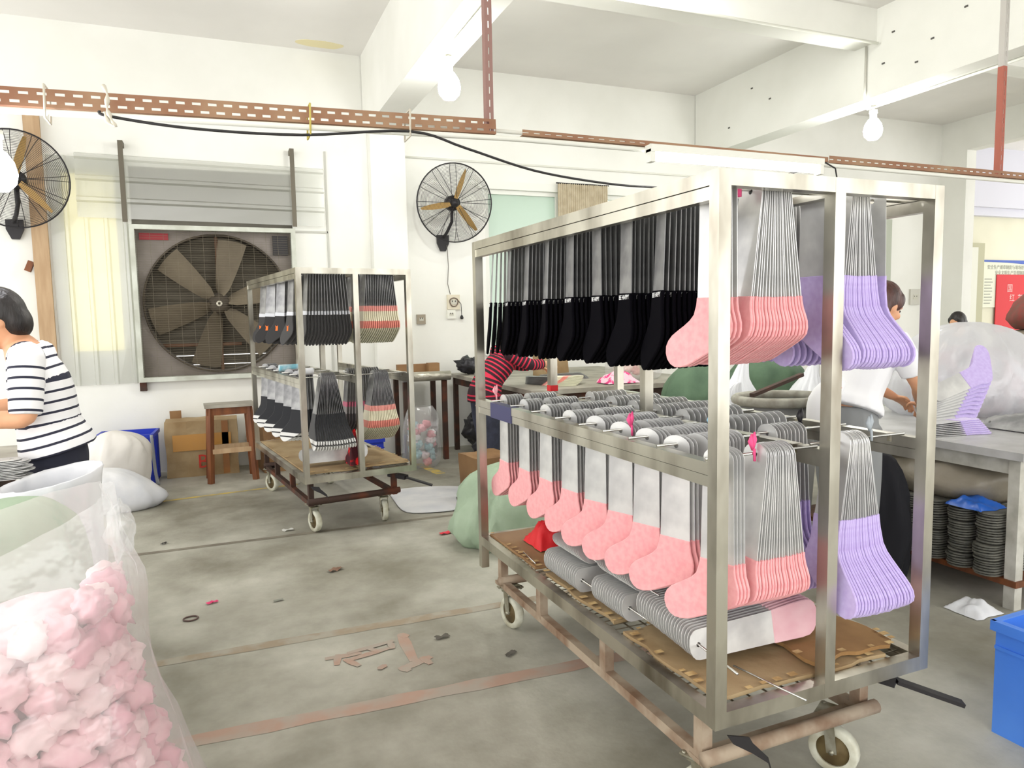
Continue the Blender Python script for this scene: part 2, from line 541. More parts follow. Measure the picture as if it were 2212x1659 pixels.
# ---- litter on the floor
def litter(name, label, me_obj, cat, group=None):
    return tag(me_obj, label, cat, group)
ringpts = [(-0.21 + 0.035 * cos(2 * pi * k / 20), 3.89 + 0.03 * sin(2 * pi * k / 20), 0.005) for k in range(20)]
tag(G().tube(ringpts, 0.004, 6, closed=True).obj('rubber_ring', mat('brown_rubber', (92, 70, 64), 0.6)), 'small brown rubber ring lying on the concrete floor', 'ring')
def scrap(name, label, x, y, s, m, rz=0, cat='scrap', seed=1):
    g = G().grid(7, 5, lambda u, v: ((u - .5) * s, (v - .5) * s * 0.45, 0.004 + 0.012 * s / 0.08 * (0.5 + nz(u * 3 + seed, v * 3, seed))))
    o = g.obj(name, m, None, (x, y, 0), (0, 0, rz))
    return tag(o, label, cat)
scrap('fabric_scrap', 'bright pink thread scrap on the floor near the rubber ring', -0.11, 4.07, 0.06, mat('pink_scrap', (224, 70, 120), 0.8), 0.3, seed=2)
scrap('fabric_scrap', 'red and white fabric scrap on the floor by the green sack', 1.40, 4.72, 0.10, mat('red_scrap', (220, 60, 74), 0.8), 0.2, seed=3)
scrap('fabric_scrap', 'brown leaf-like scrap on the open concrete floor', 0.575, 4.30, 0.09, mat('brown_scrap', (128, 98, 80), 0.8), 0.4, seed=4)
scrap('paper_scrap', 'white folded paper scrap near the front castor of the second rack', 0.384, 5.29, 0.08, mat('white_scrap', (220, 220, 214), 0.8), 0.1, seed=5)
scrap('fabric_scrap', 'black crumb of cloth near the white sacks', -0.424, 5.34, 0.05, mat('dark_scrap', (52, 48, 46), 0.8), 0.9, seed=6)
scrap('fabric_scrap', 'grey-green lint scrap beside the faded brown line', 0.22, 3.95, 0.05, mat('grey_scrap', (136, 138, 128), 0.8), 0.2, seed=8)
scrap('fabric_scrap', 'dark lint tuft beside the faded red line under the loaded rack', 1.13, 2.86, 0.06, mat('lint', (96, 92, 84), 0.9), 0.5, seed=9)
scrap('thread_scrap', 'thin dark thread scrap beside the faded red characters', 0.90, 3.15, 0.07, mat('lint', (96, 92, 84), 0.9), 0.1, seed=10)

# ================================================================== WINDOWS
def window(name, x0, x1, z0, z1, mull, y=8.05, fr=0.05, glass=M_glass, mframe=M_trimw):
    w = G()
    w.b2((x0, y - 0.03, z0), (x1, y + 0.03, z0 + fr)).b2((x0, y - 0.03, z1 - fr), (x1, y + 0.03, z1))
    w.b2((x0, y - 0.03, z0 + fr), (x0 + fr, y + 0.03, z1 - fr)).b2((x1 - fr, y - 0.03, z0 + fr), (x1, y + 0.03, z1 - fr))
    o = struct(w.obj(name, mframe))
    xs = [x0 + fr] + mull + [x1 - fr]
    for a in mull:
        G().b2((a - 0.025, y - 0.025, z0 + fr), (a + 0.025, y + 0.025, z1 - fr)).obj('mullion', mframe, o)
    for i in range(len(xs) - 1):
        a = xs[i] + (0.025 if i else 0); b = xs[i + 1] - (0.025 if i < len(xs) - 2 else 0)
        G().b2((a, y - 0.004, z0 + fr), (b, y + 0.004, z1 - fr)).obj('pane', glass, o)
    return o
w1 = window('window_1', 2.95, 6.95, 1.12, 3.0, [3.9, 4.9, 5.9])
G().b2((2.9, 7.94, 1.06), (7.0, 8.02, 1.12)).obj('window_sill', M_trimw, w1)
G().b2((2.86, 7.97, 3.0), (7.0, 8.0, 3.09)).obj('window_head', M_trimw, w1)
window('window_2', -1.34, -0.84, 1.22, 2.98, [], fr=0.03, glass=mat_film('yellowed_glass', (226, 220, 182), clear=0.22, gloss=0.05, trans=0.85))
# grey panel over the exhaust fan, painted as shade of the dim opening
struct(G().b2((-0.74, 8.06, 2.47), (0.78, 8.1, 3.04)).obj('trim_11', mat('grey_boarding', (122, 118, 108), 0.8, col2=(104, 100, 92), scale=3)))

# string curtain beside the first pane
cu = empty('string_curtain', (4.2, 7.92, 0))
tag(cu, 'beige string curtain hanging over the frosted window', 'curtain')
G().tube([(-0.36, 0, 3.1), (0.36, 0, 3.1)], 0.008, 6).obj('curtain_rail', M_blackmetal, cu)
M_string = mat('beige_string', (206, 196, 172), 0.9, col2=(188, 176, 150), scale=12)
def _cur(u, v):
    x = -0.34 + 0.68 * u
    return (x, 0.012 * sin(u * 150) + 0.01 * nz(u * 20, v * 2), 3.1 - v * 1.7)
G().grid(160, 6, _cur).obj('strings', M_string, cu)
# white door-like panel of the far corner and its post
struct(G().b2((12.5, 8.93, 0), (12.93, 9.0, 2.68)).obj('door_1', mat('greenish_door', (178, 176, 146), 0.6)))
G().b2((12.5, 8.9, 0), (12.72, 8.93, 2.6)).obj('door_panel', mat('pale_door', (214, 214, 200), 0.5), bpy.data.objects['door_1'])

# ---- wall sockets and switches
def socket(label, x, z, w, h, m=M_pvc, y=8.0, coil=False, name='wall_socket'):
    o = G().box((0, 0, 0), (w, 0.03, h)).obj(name, m, None, (x, y - 0.015, z))
    tag(o, label, 'socket')
    G().box((0, -0.017, 0), (w * 0.5, 0.006, h * 0.3)).obj('socket_face', mat('socket_face', (196, 194, 180), 0.5), o)
    for sx in (-1, 1):
        G().box((sx * w * 0.12, -0.021, 0.01), (0.008, 0.004, 0.018)).obj('slot', M_blackmetal, o)
    return o
socket('white double socket low on the wall under the coiled fan flex', 2.50, 1.55, 0.10, 0.10)
sb = socket('cream junction box on the wall with coiled fan flex', 2.53, 1.69, 0.15, 0.17, mat('cream_box', (214, 206, 184), 0.5), name='junction_box')
coil = [(0.05 * cos(t) * (1 + 0.1 * sin(t * 3)), -0.025 - 0.004 * sin(t * 0.7), 0.05 * sin(t)) for t in [i * 0.4 for i in range(48)]]
G().tube(coil, 0.005, 5).obj('coiled_flex', mat('brown_flex', (110, 92, 80), 0.6), sb)
G().tube([(0.05, -0.025, 0.02), (0.085, -0.025, -0.02), (0.09, -0.025, -0.16)], 0.004, 5).obj('flex_tail', M_cable, sb)
G().lathe([(0.0, -0.02), (0.018, -0.015), (0.022, 0.0), (0.015, 0.02), (0.006, 0.03)], 10, Matrix.Translation((0.09, -0.025, -0.18))).obj('plug', M_blackmetal, sb)
socket('dark square switch box with a torn clear cover on the pillar wall', 2.14, 1.50, 0.10, 0.11, mat('grey_switch', (150, 140, 122), 0.5), name='switch_box')
socket('grey socket plate on the wall behind the worker in white', 10.0, 1.70, 0.20, 0.24, mat('grey_plate', (198, 196, 186), 0.5))
# a conduit across the wall above the windows
tag(G().tube([(2.0, 7.985, 3.3), (10.4, 7.985, 3.3)], 0.012, 6).obj('wall_conduit', M_pvc), 'thin white conduit running along the wall above the frosted window', 'conduit')

# ================================================================== NOTICE BOARD in the next hall
nb = empty('notice_board', (13.6, 8.985, 0))
tag(nb, 'white paper notice with a blue wave along its top on the cream wall', 'notice')
G().b2((-0.65, -0.01, 1.52), (0.75, 0, 2.38)).obj('sheet', mat('notice_paper', (222, 224, 204), 0.7), nb)
def _wave(u, v):
    x = -0.65 + 1.4 * u
    return (x, -0.014, 2.385 - v * (0.035 + 0.05 * u * u))
G().grid(16, 2, _wave, False).obj('blue_wave', mat('notice_blue', (64, 92, 178), 0.6), nb)
M_print = mat('grey_print', (150, 152, 140), 0.7)
for i, (t, s, z) in enumerate([('安全生产规章制度与现场管理规定', 0.085, 2.25), ('安全文明生产管理制度', 0.085, 2.15)]):
    o = instance('printed_title', text_mesh(t, s, M_print), None, nb)
    o.location = (0.12, -0.013, z); o.rotation_euler = (pi / 2, 0, 0)
for i in range(9):
    G().b2((-0.58, -0.013, 2.03 - i * 0.055), (-0.38 + 0.03 * sin(i * 2.2), -0.0115, 2.045 - i * 0.055)).obj('printed_line', M_print, nb)
rp = empty('red_poster', (13.9, 8.968, 0))
tag(rp, 'red poster with white characters pinned over the paper notice', 'poster')
G().b2((-0.57, -0.012, 1.05), (0.6, 0, 2.12)).obj('sheet', mat('poster_red', (204, 20, 28), 0.6), rp)
for t, x, z, s in [('国', -0.2, 1.86, 0.16), ('红', -0.13, 1.68, 0.15), ('灰', 0.1, 1.68, 0.15)]:
    o = instance('printed_character', text_mesh(t, s, mat('poster_print', (236, 190, 186), 0.6)), None, rp)
    o.location = (x, -0.014, z); o.rotation_euler = (pi / 2, 0, 0)

# ================================================================== EXHAUST FAN
ef = empty('exhaust_fan', (0.018, 7.95, 1.70))
tag(ef, 'large square exhaust fan with dark blades behind a wire guard', 'exhaust fan')
M_fanframe = mat('fan_frame', (206, 210, 200), 0.5, 0.2, col2=(176, 178, 166), scale=5)
HX, HZ = 0.775, 0.77
for nm, lo, hi in [('frame_rail', (-HX, -0.05, HZ - 0.045), (HX, 0.06, HZ)), ('frame_rail', (-HX, -0.05, -HZ), (HX, 0.06, -HZ + 0.045)),
                   ('frame_stile', (-HX, -0.05, -HZ + 0.045), (-HX + 0.045, 0.06, HZ - 0.045)), ('frame_stile', (HX - 0.045, -0.05, -HZ + 0.045), (HX, 0.06, HZ - 0.045))]:
    G().b2(lo, hi).obj(nm, M_fanframe, ef)
# shroud plate with a round hole
n = 64; R0 = 0.69
vs = []; fs = []
for k in range(n):
    a = 2 * pi * k / n
    s = 0.735 / max(abs(cos(a)), abs(sin(a)))
    vs += [(R0 * cos(a), 0.08, R0 * sin(a)), (s * cos(a), 0.08, s * sin(a))]
for k in range(n):
    l = (k + 1) % n
    fs.append((2 * k, 2 * k + 1, 2 * l + 1, 2 * l))
G().add(vs, fs).obj('shroud_plate', mat('shroud', (142, 134, 128), 0.75, col2=(112, 104, 96), scale=2.5), ef)
G().lathe([(R0, -0.02), (R0 + 0.015, -0.02), (R0 + 0.015, 0.16), (R0, 0.16), (R0, -0.02)], 64, Matrix.Translation((0, 0.07, 0)) @ Matrix.Rotation(-pi / 2, 4, 'X'), caps=False).obj('shroud_ring', M_dark, ef)
for k in range(6):
    a0 = 2 * pi * k / 6 + 0.28
    def _bl(u, v):
        r = 0.09 + 0.57 * u
        w = 0.10 + 0.26 * u - 0.08 * u * u
        a = a0 + (v - 0.5) * w / max(r, 0.15)
        return (r * cos(a), 0.10 + (v - 0.5) * 0.12, r * sin(a))
    g = G().grid(8, 5, _bl)
    g2 = G().grid(8, 5, lambda u, v: (lambda p: (p[0], p[1] + 0.006, p[2]))(_bl(u, v)))
    g.add(g2.v, [tuple(reversed(f)) for f in g2.f], True)
    g.obj('blade', M_fanblade, ef)
MX = Matrix.Rotation(pi / 2, 4, 'X')
G().lathe([(0.0, 0.02), (0.05, 0.02), (0.10, -0.01), (0.11, -0.08)], 24, Matrix.Translation((0, 0.07, 0)) @ MX).obj('hub', M_dark, ef)
G().lathe([(0.012, 0.0), (0.03, 0.0), (0.03, 0.012), (0.012, 0.012), (0.012, 0.0)], 16, Matrix.Translation((0, 0.045, 0)) @ MX, caps=False).obj('hub_cap', mat('hub_cap', (206, 200, 184), 0.4, 0.5), ef)
g = G()
for i in range(62):
    z = -0.72 + 1.44 * i / 61
    g.bar((-0.735, 0.0, z), (0.735, 0.0, z), 0.0018)
for i in range(13):
    x = -0.72 + 1.44 * i / 12
    g.bar((x, 0.003, -0.73), (x, 0.003, 0.73), 0.0025)
g.obj('wire_guard', mat('guard_wire', (112, 104, 88), 0.6, 0.4), ef)
for i in range(15):
    z = -0.68 + 1.36 * i / 14
    G().box((0, 0.27, z), (1.46, 0.108 if i > 2 else 0.094, 0.006), Matrix.Rotation(radians(70), 3, 'X')).obj('louvre', mat('louvre', (78, 72, 60), 0.7, 0.1), ef)
G().b2((-0.735, 0.2, -0.735), (-0.72, 0.32, 0.735)).b2((0.72, 0.2, -0.735), (0.735, 0.32, 0.735)).obj('louvre_frame', M_dark, ef)
G().bar((-0.7, 0.22, -0.42), (0.2, 0.22, -0.42), 0.05, 0.03).bar((0.0, 0.22, -0.7), (0.0, 0.22, 0.7), 0.06, 0.03).obj('motor_bracket', mat('bracket_brown', (96, 66, 44), 0.7), ef)
G().b2((-0.70, 0.06, 0.635), (-0.44, 0.075, 0.70)).obj('warning_sticker', mat('sticker_red', (150, 40, 48), 0.6), ef)
G().b2((0.55, 0.03, 0.5), (0.7, 0.075, 0.7)).obj('belt_box', M_blackmetal, ef)

# straps and corrugated sheets
for x, zt, lab in [(-0.78, 3.25, 'dark flat iron strap over the corrugated sheet, next to the yellow pane'), (0.79, 3.28, 'dark flat iron strap over the corrugated sheet, next to the pillar')]:
    tag(G().b2((x - 0.022, 7.868, 2.485), (x + 0.022, 7.873, zt)).b2((x - 0.022, 7.873, zt - 0.05), (x + 0.022, 8.0, zt)).obj('iron_strap', mat('iron_strap', (104, 98, 86), 0.6, 0.5)), lab, 'strap')
def corr(n, L, W, horiz):
    """trapezoid ribbed translucent sheet"""
    prof = []
    pitch = W / n
    for i in range(n):
        b = i * pitch
        prof += [(b, 0), (b + pitch * 0.70, 0), (b + pitch * 0.78, 0.03), (b + pitch * 0.92, 0.03), (b + pitch, 0)]
    g = G()
    vs = []
    for q in (0, 0.25, 0.5, 0.75, 1):
        for (s, d) in prof:
            k = 0.012 * nz(q * 3, s * 2)
            vs.append((q * L, -d + k, s) if horiz else (s, -d + k, q * L))
    m = len(prof)
    fs = [(j * m + i, j * m + i + 1, (j + 1) * m + i + 1, (j + 1) * m + i) for j in range(4) for i in range(m - 1)]
    return g.add(vs, fs)
tag(corr(3, 2.28, 0.60, True).obj('corrugated_sheet', M_sheet, None, (-1.18, 7.918, 2.525), (0, radians(0.6), 0)), 'clear corrugated plastic sheet with horizontal ribs above the exhaust fan', 'plastic sheet')
tag(corr(4, 2.18, 0.655, False).obj('corrugated_sheet', M_sheet, None, (-1.42, 7.985, 0.92)), 'clear corrugated plastic sheet with upright ribs beside the exhaust fan', 'plastic sheet')
tag(G().b2((-1.56, 7.90, 1.0), (-1.43, 7.935, 3.46)).obj('wooden_board', M_woodl), 'tall pale wooden board fixed upright to the wall', 'board')
G().box((-1.60, 7.93, 2.06), (0.05, 0.05, 0.10), Matrix.Rotation(0.4, 3, 'Y')).obj('hook_block', M_wood, bpy.data.objects['wooden_board'])
tag(G().b2((-0.755, 7.94, 0.84), (-0.695, 8.0, 0.93)).obj('support_bracket', M_rustd), 'small rusty bracket under the exhaust fan frame', 'bracket')

# ================================================================== WALL FANS
def fan_meshes():
    R = 0.42
    cage = G()
    for side in (-1, 1):
        nr = 26
        for i in range(1, nr + 1):
            r = 0.07 + (R - 0.07) * i / nr
            d = side * 0.075 * math.sqrt(max(0.0, 1 - (r / R) ** 2.6))
            cage.tube([(r * cos(2 * pi * k / 40), d, r * sin(2 * pi * k / 40)) for k in range(40)], 0.0014, 3, closed=True)
        for j in range(12):
            a = 2 * pi * j / 12 + (0.13 if side > 0 else 0)
            cage.tube([((0.06 + (R - 0.06) * t) * cos(a), side * 0.075 * math.sqrt(max(0, 1 - ((0.06 + (R - 0.06) * t) / R) ** 2.6)), (0.06 + (R - 0.06) * t) * sin(a)) for t in (0, .3, .6, .85, 1)], 0.0028, 4)
    rim = G().tube([(R * cos(2 * pi * k / 48), 0, R * sin(2 * pi * k / 48)) for k in range(48)], 0.008, 6, closed=True)
    blade = G()
    def _b(u, v, off):
        r = 0.05 + 0.33 * u
        w = 0.085 * (0.55 + 0.9 * u - 1.25 * u * u + 0.05)
        x = (v - 0.5) * max(w, 0.012) + 0.03 * u
        return (x, 0.035 * (v - 0.5) + off, r)
    a = G().grid(9, 4, lambda u, v: _b(u, v, 0)); b = G().grid(9, 4, lambda u, v: _b(u, v, 0.004))
    blade.add(a.v, a.f, True).add(b.v, [tuple(reversed(f)) for f in b.f], True)
    MXX = Matrix.Rotation(-pi / 2, 4, 'X')
    motor = G().lathe([(0.0, 0.03), (0.07, 0.035), (0.085, 0.07), (0.085, 0.15), (0.06, 0.19), (0, 0.2)], 20, MXX)
    hub = G().lathe([(0, -0.035), (0.03, -0.03), (0.045, 0.0), (0.045, 0.03)], 16, MXX)
    badge = G().lathe([(0, -0.082), (0.05, -0.08), (0.06, -0.072), (0.06, -0.068), (0, -0.068)], 20, MXX)
    return [x.mesh('fan_part', m) for x, m in ((cage, M_blackmetal), (rim, M_blackmetal), (blade, M_blade), (motor, M_blackmetal), (hub, M_blackmetal))]
FM = fan_meshes()
def wall_fan(loc, label, face, spin, wallxz):
    e = empty('wall_fan', loc)
    f = Vector(face).normalized()
    y = -f; x = y.cross(Vector((0, 0, 1))).normalized(); z = x.cross(y)
    R = Matrix((x, y, z)).transposed().to_4x4()
    e.matrix_world = Matrix.Translation(loc) @ R
    tag(e, label, 'fan', 'black wall fans with tan blades')
    for nm, me in zip(('cage', 'cage_rim'), FM[:2]):
        o = instance(nm, me); o.parent = e
    for k in range(3):
        o = instance('blade', FM[2]); o.parent = e; o.rotation_euler = (0, spin + k * 2 * pi / 3, 0)
    for nm, me in zip(('motor', 'hub'), FM[3:5]):
        o = instance(nm, me); o.parent = e
    inv = (Matrix.Translation(loc) @ R).inverted()
    wp = inv @ Vector((wallxz[0], 7.97, wallxz[1]))
    wq = inv @ Vector((wallxz[0], 7.93, wallxz[1] + 0.06))
    G().tube([(0, 0.12, -0.06), (0, 0.12, -0.2), (wq * 0.5 + Vector((0, 0.08, -0.12))), wq], 0.018, 8).obj('arm', M_blackmetal, e)
    pl = G().prism([(-0.07, 0.09), (0.07, 0.09), (0.07, 0.0), (0.03, -0.09), (-0.03, -0.09), (-0.07, 0.0)], 0.03, lambda u, v, w: (u, w, v)).obj('wall_plate', M_blackmetal, e)
    pl.matrix_world = Matrix.Translation((wallxz[0], 7.975, wallxz[1]))
    pl.matrix_parent_inverse = Matrix()
    pl.matrix_basis = inv @ Matrix.Translation((wallxz[0], 7.975, wallxz[1]))
    return e
f2 = wall_fan((2.46, 7.62, 2.76), 'black wall fan with tan blades above the coiled flex', (-0.05, -1, -0.12), 0.25, (2.42, 2.36))
wall_fan((-1.60, 7.62, 2.80), 'black wall fan with tan blades in front of the wooden board', (0.1, -1, -0.10), 0.2, (-1.70, 2.40))
tag(G().tube([(2.46, 7.95, 2.34), (2.475, 7.96, 2.1), (2.46, 7.96, 1.9), (2.49, 7.965, 1.78)], 0.005, 5).obj('fan_flex', mat('grey_flex', (120, 116, 108), 0.6)), 'thin grey flex dropping from the wall fan to the junction box', 'cord')

# ================================================================== CABLE TRAY, PIPES, LAMPS
def slotted_angle(name, p, q, w, m, label, slots=True, group=None, vertical=False):
    """L-shaped slotted iron angle between two points with real slots"""
    p = Vector(p); q = Vector(q)
    d = (q - p); L = d.length; d.normalize()
    up = Vector((0, 0, 1)) if not vertical else Vector((1, 0, 0))
    n1 = d.cross(Vector((0, 1, 0))).normalized() if not vertical else Vector((1, 0, 0))
    t = 0.003
    g = G()
    pitch = 0.066; sl = 0.036; sw = w * 0.16
    k = int(L / pitch)
    def slab(a0, a1, b0, b1):
        # along d from a0..a1, across n1 from b0..b1, facing -Y
        vs = []
        for yy in (-t / 2, t / 2):
            for (a, b) in ((a0, b0), (a1, b0), (a1, b1), (a0, b1)):
                vs.append(p + d * a + n1 * b + Vector((0, yy, 0)))
        g.add(vs, [(0, 1, 2, 3), (7, 6, 5, 4), (0, 4, 5, 1), (1, 5, 6, 2), (2, 6, 7, 3), (3, 7, 4, 0)])
    rows = [0.25, 0.72] if slots == 2 else [0.5]
    cuts = []
    for r in rows:
        cuts += [w * r - sw / 2, w * r + sw / 2]
    edges = [0] + cuts + [w]
    for i in range(0, len(edges), 2):
        slab(0, L, edges[i], edges[i + 1])
    for r in range(len(rows)):
        b0, b1 = cuts[2 * r], cuts[2 * r + 1]
        off = 0.5 * pitch if r % 2 else 0.0
        a = 0.0
        for j in range(k + 1):
            s0 = j * pitch + off
            if s0 + sl > L: break
            slab(a, s0, b0, b1); a = s0 + sl
        slab(a, L, b0, b1)
    # second leg of the angle
    e0 = p + Vector((0, t / 2, 0)); e1 = q + Vector((0, t / 2, 0))
    vs = [e0, e1, e1 + Vector((0, 0.04, 0)), e0 + Vector((0, 0.04, 0)), e0 + n1 * t, e1 + n1 * t, e1 + Vector((0, 0.04, 0)) + n1 * t, e0 + Vector((0, 0.04, 0)) + n1 * t]
    g.add(vs, [(0, 1, 2, 3), (7, 6, 5, 4), (0, 4, 5, 1), (1, 5, 6, 2), (2, 6, 7, 3), (3, 7, 4, 0)])
    return tag(g.obj(name, m), label, 'iron angle', group)
slotted_angle('slotted_angle', (-2.4, 3.6, 2.375), (1.40, 3.6, 2.46), 0.075, M_angle, 'rust brown angle iron with two rows of slots hung along the hall', slots=2)
slotted_angle('slotted_angle', (1.55, 3.6, 2.465), (3.69, 3.6, 2.46), 0.03, M_angle, 'thin rusty angle iron above the fluorescent tube')
slotted_angle('slotted_angle', (3.70, 3.6, 2.455), (6.6, 3.6, 2.455), 0.045, M_angle, 'single-slotted rusty angle iron by the white bulb end of the tray')
slotted_angle('hanger_angle', (1.355, 3.62, 2.47), (1.355, 3.62, CEIL), 0.04, mat('mauve_rust', (146, 112, 104), 0.7), 'slotted iron hanger dropping from the ceiling beside the soffit lamp', vertical=True)
slotted_angle('hanger_angle', (5.36, 3.62, 2.45), (5.36, 3.62, 3.25), 0.04, mat('red_rust', (164, 92, 76), 0.7), 'reddish lower half of the iron hanger near the poster end', vertical=True)
slotted_angle('hanger_angle', (5.36, 3.62, 3.25), (5.36, 3.62, CEIL), 0.04, mat('grey_rust', (186, 182, 176), 0.7), 'whitewashed upper half of the iron hanger near the poster end', vertical=True)
tag(G().tube([(-2.4, 3.57, 2.345), (1.5, 3.57, 2.435), (3.9, 3.57, 2.43), (6.6, 3.57, 2.42)], 0.014, 8).obj('conduit_pipe', M_pvc), 'white plastic conduit pipe tied under the slotted angle iron', 'pipe')
tag(G().tube([(0.9, 3.685, 2.50), (2.2, 3.685, 2.50), (4.2, 3.675, 2.475)], 0.011, 8).obj('conduit_pipe', M_pvc), 'second white conduit lying on top of the angle iron', 'pipe')
tag(G().tube(crom([(-0.42, 3.549, 2.405), (-0.384, 3.549, 2.385), (-0.056, 3.549, 2.36), (0.407, 3.549, 2.368), (0.924, 3.549, 2.425), (1.214, 3.549, 2.363), (1.604, 3.58, 2.281), (2.03, 3.62, 2.247), (2.37, 3.64, 2.243), (2.9, 3.65, 2.26), (3.5, 3.6, 2.40)], 5), 0.0065, 6).obj('hanging_cable', M_cable), 'black cable sagging below the slotted angle iron', 'cable')
def tie(x, z0, z1, m, label):
    pts = [(x, 3.545, z0), (x + 0.004, 3.55, z1), (x + 0.004, 3.66, z1), (x, 3.66, z0)]
    return tag(G().tube(pts, 0.005, 5, closed=True).obj('cable_tie', m), label, 'tie')
M_ragtie = mat('rag_tie', (206, 200, 184), 0.9)
tie(-0.62, 2.36, 2.495, M_ragtie, 'white tie around the slotted angle iron over the wooden board')
tie(0.445, 2.375, 2.515, mat('yellow_tie', (196, 180, 96), 0.8), 'yellow tie around the slotted angle iron')
tie(0.924, 2.40, 2.53, M_ragtie, 'white tie holding the black cable to the angle iron')
rag = [(-0.40, 3.54, 2.51), (-0.385, 3.535, 2.47), (-0.39, 3.535, 2.42), (-0.38, 3.535, 2.38), (-0.365, 3.535, 2.345), (-0.39, 3.54, 2.36), (-0.40, 3.54, 2.40)]
tag(G().tube(crom(rag, 4), [0.008 + 0.004 * sin(i * 1.3) for i in range(25)], 6).obj('rag_knot', M_ragtie), 'knotted grey rag tied round the angle iron at the cable end', 'rag')

M_bulb_soft = mat_emit('bulb_glow_soft', (250, 250, 255), 40.0)
def bulb_lamp(loc, label, top_z, s=1.0, cord=False, suffix=''):
    e = empty('bulb_lamp' + suffix, loc)
    tag(e, label, 'lamp')
    prof = [(0.0, -0.16), (0.035, -0.155), (0.062, -0.125), (0.07, -0.085), (0.06, -0.04), (0.034, 0.0)]
    G().lathe([(r * s, z * s) for r, z in prof], 20).obj('bulb' + suffix, M_bulb_soft if cord else M_bulb, e)
    G().lathe([(0.024 * s, 0.0), (0.024 * s, 0.05), (0.03 * s, 0.055), (0.03 * s, 0.085), (0.0, 0.085)], 14).obj('lamp_holder', M_pvc, e)
    dz = top_z - loc[2]
    if cord:
        G().tube([(0, 0, 0.08), (0.004, 0.0, dz * 0.5), (0, 0, dz)], 0.004, 5).obj('cord', M_cable, e)
    else:
        G().box((0, 0, dz - 0.02), (0.16, 0.10, 0.04)).obj('base_plate', M_pvc, e)
        G().tube([(0, 0, 0.08), (0, 0, dz - 0.03)], 0.012, 6).obj('stem', M_pvc, e)
    return e
bulb_lamp((1.72, 5.39, 3.36), 'glowing bulb under the beam beside the slotted hanger', 3.53, 1.25)
bulb_lamp((6.02, 5.32, 3.36), 'glowing bulb under the beam beyond the fluorescent tube', 3.53, 1.25)
bulb_lamp((-0.80, 3.55, 2.21), 'bright bulb hung from the angle iron in front of the wall fan', 2.40, 1.0, cord=True)
# the lamp whose glow shows on the cross beam at the photograph's upper edge
bulb_lamp((3.0, 4.82, 4.17), 'glowing bulb on the ceiling in front of the cross beam', 4.33, 1.25, suffix='_offscreen')
tl = empty('tube_light', (2.90, 3.50, 2.375))
tag(tl, 'fluorescent tube lamp hung under the angle iron', 'tube light')
G().tube([(-0.60, 0, 0), (0.60, 0, 0)], 0.017, 12).obj('tube', M_tube, tl)
G().b2((-0.63, -0.03, 0.03), (0.63, 0.035, 0.07)).obj('batten', M_pvc, tl)
for sx in (-1, 1):
    G().box((sx * 0.615, 0, 0.01), (0.03, 0.05, 0.07)).obj('tube_holder', M_pvc, tl)
G().tube([(0.62, 0.02, 0.04), (0.70, 0.03, 0.06), (0.78, 0.03, 0.03), (0.80, 0.03, -0.05)], 0.005, 5).obj('flex', M_cable, tl)
# conduits on the beams
tag(G().tube([(1.87, 5.16, 4.0), (5.87, 5.16, 4.0)], 0.014, 6).obj('beam_conduit', M_pvc), 'white conduit clipped along the bottom of the cross beam', 'conduit')
tag(G().tube([(5.88, 5.3, 4.02), (5.88, 5.3, 3.53)], 0.01, 6).obj('beam_conduit', mat('grey_conduit', (190, 188, 178), 0.6)), 'short grey conduit dropping down the beam side to its bulb', 'conduit')
tag(G().tube([(6.14, 5.5, 3.515), (6.14, 0.9, 3.515)], 0.013, 6).obj('beam_conduit', M_pvc), 'white conduit along the soffit of the beam beyond the fluorescent tube', 'conduit')
tag(G().tube([(1.70, 5.2, 3.515), (1.70, 0.9, 3.515)], 0.010, 6).obj('beam_conduit', M_pvc), 'white conduit along the soffit of the beam beside the slotted hanger', 'conduit')

# ================================================================== SOCK RACKS
RW, RL, RZB, RZT = 0.82, 1.80, 0.386, 1.861
T = 0.038
ZMID = 1.11      # top of the middle rails
ZROD_UP, ZROD_LO = 1.832, 1.1135
def caster_meshes():
    MY = Matrix.Rotation(pi / 2, 4, 'Y')
    tyre = G().lathe([(0.052, -0.018), (0.072, -0.020), (0.078, -0.012), (0.078, 0.012), (0.072, 0.020), (0.052, 0.018), (0.052, -0.018)], 28, MY, caps=False)
    hub = G().lathe([(0.0, -0.016), (0.016, -0.020), (0.02, -0.012), (0.053, -0.012), (0.053, 0.012), (0.02, 0.012), (0.016, 0.020), (0.0, 0.016)], 24, MY)
    fork = G().bar((-0.028, 0, -0.005), (-0.028, 0.012, 0.10), 0.032, 0.004, (1, 0, 0)).bar((0.028, 0, -0.005), (0.028, 0.012, 0.10), 0.032, 0.004, (1, 0, 0))
    fork.box((0, 0.012, 0.1), (0.062, 0.06, 0.006)).lathe([(0.02, 0.103), (0.02, 0.118), (0, 0.118)], 12, Matrix.Translation((0, 0.012, 0)))
    fork.tube([(-0.036, 0, 0), (0.036, 0, 0)], 0.008, 8)
    plate = G().box((0, 0.012, 0.121), (0.10, 0.085, 0.006))
    for sx in (-1, 1):
        for sy in (-1, 1):
            plate.lathe([(0.007, 0.112), (0.007, 0.128), (0, 0.128)], 8, Matrix.Translation((sx * 0.04, 0.012 + sy * 0.032, 0)))
    return [(n, x.mesh(n, m)) for n, x, m in (('tyre', tyre, M_rubber), ('hub', hub, M_hub), ('fork', fork, mat('zinc', (170, 168, 154), 0.45, 0.7, col2=(130, 124, 100), scale=20)), ('mounting_plate', plate, mat('zinc', (0, 0, 0))))]
CASTER = caster_meshes()

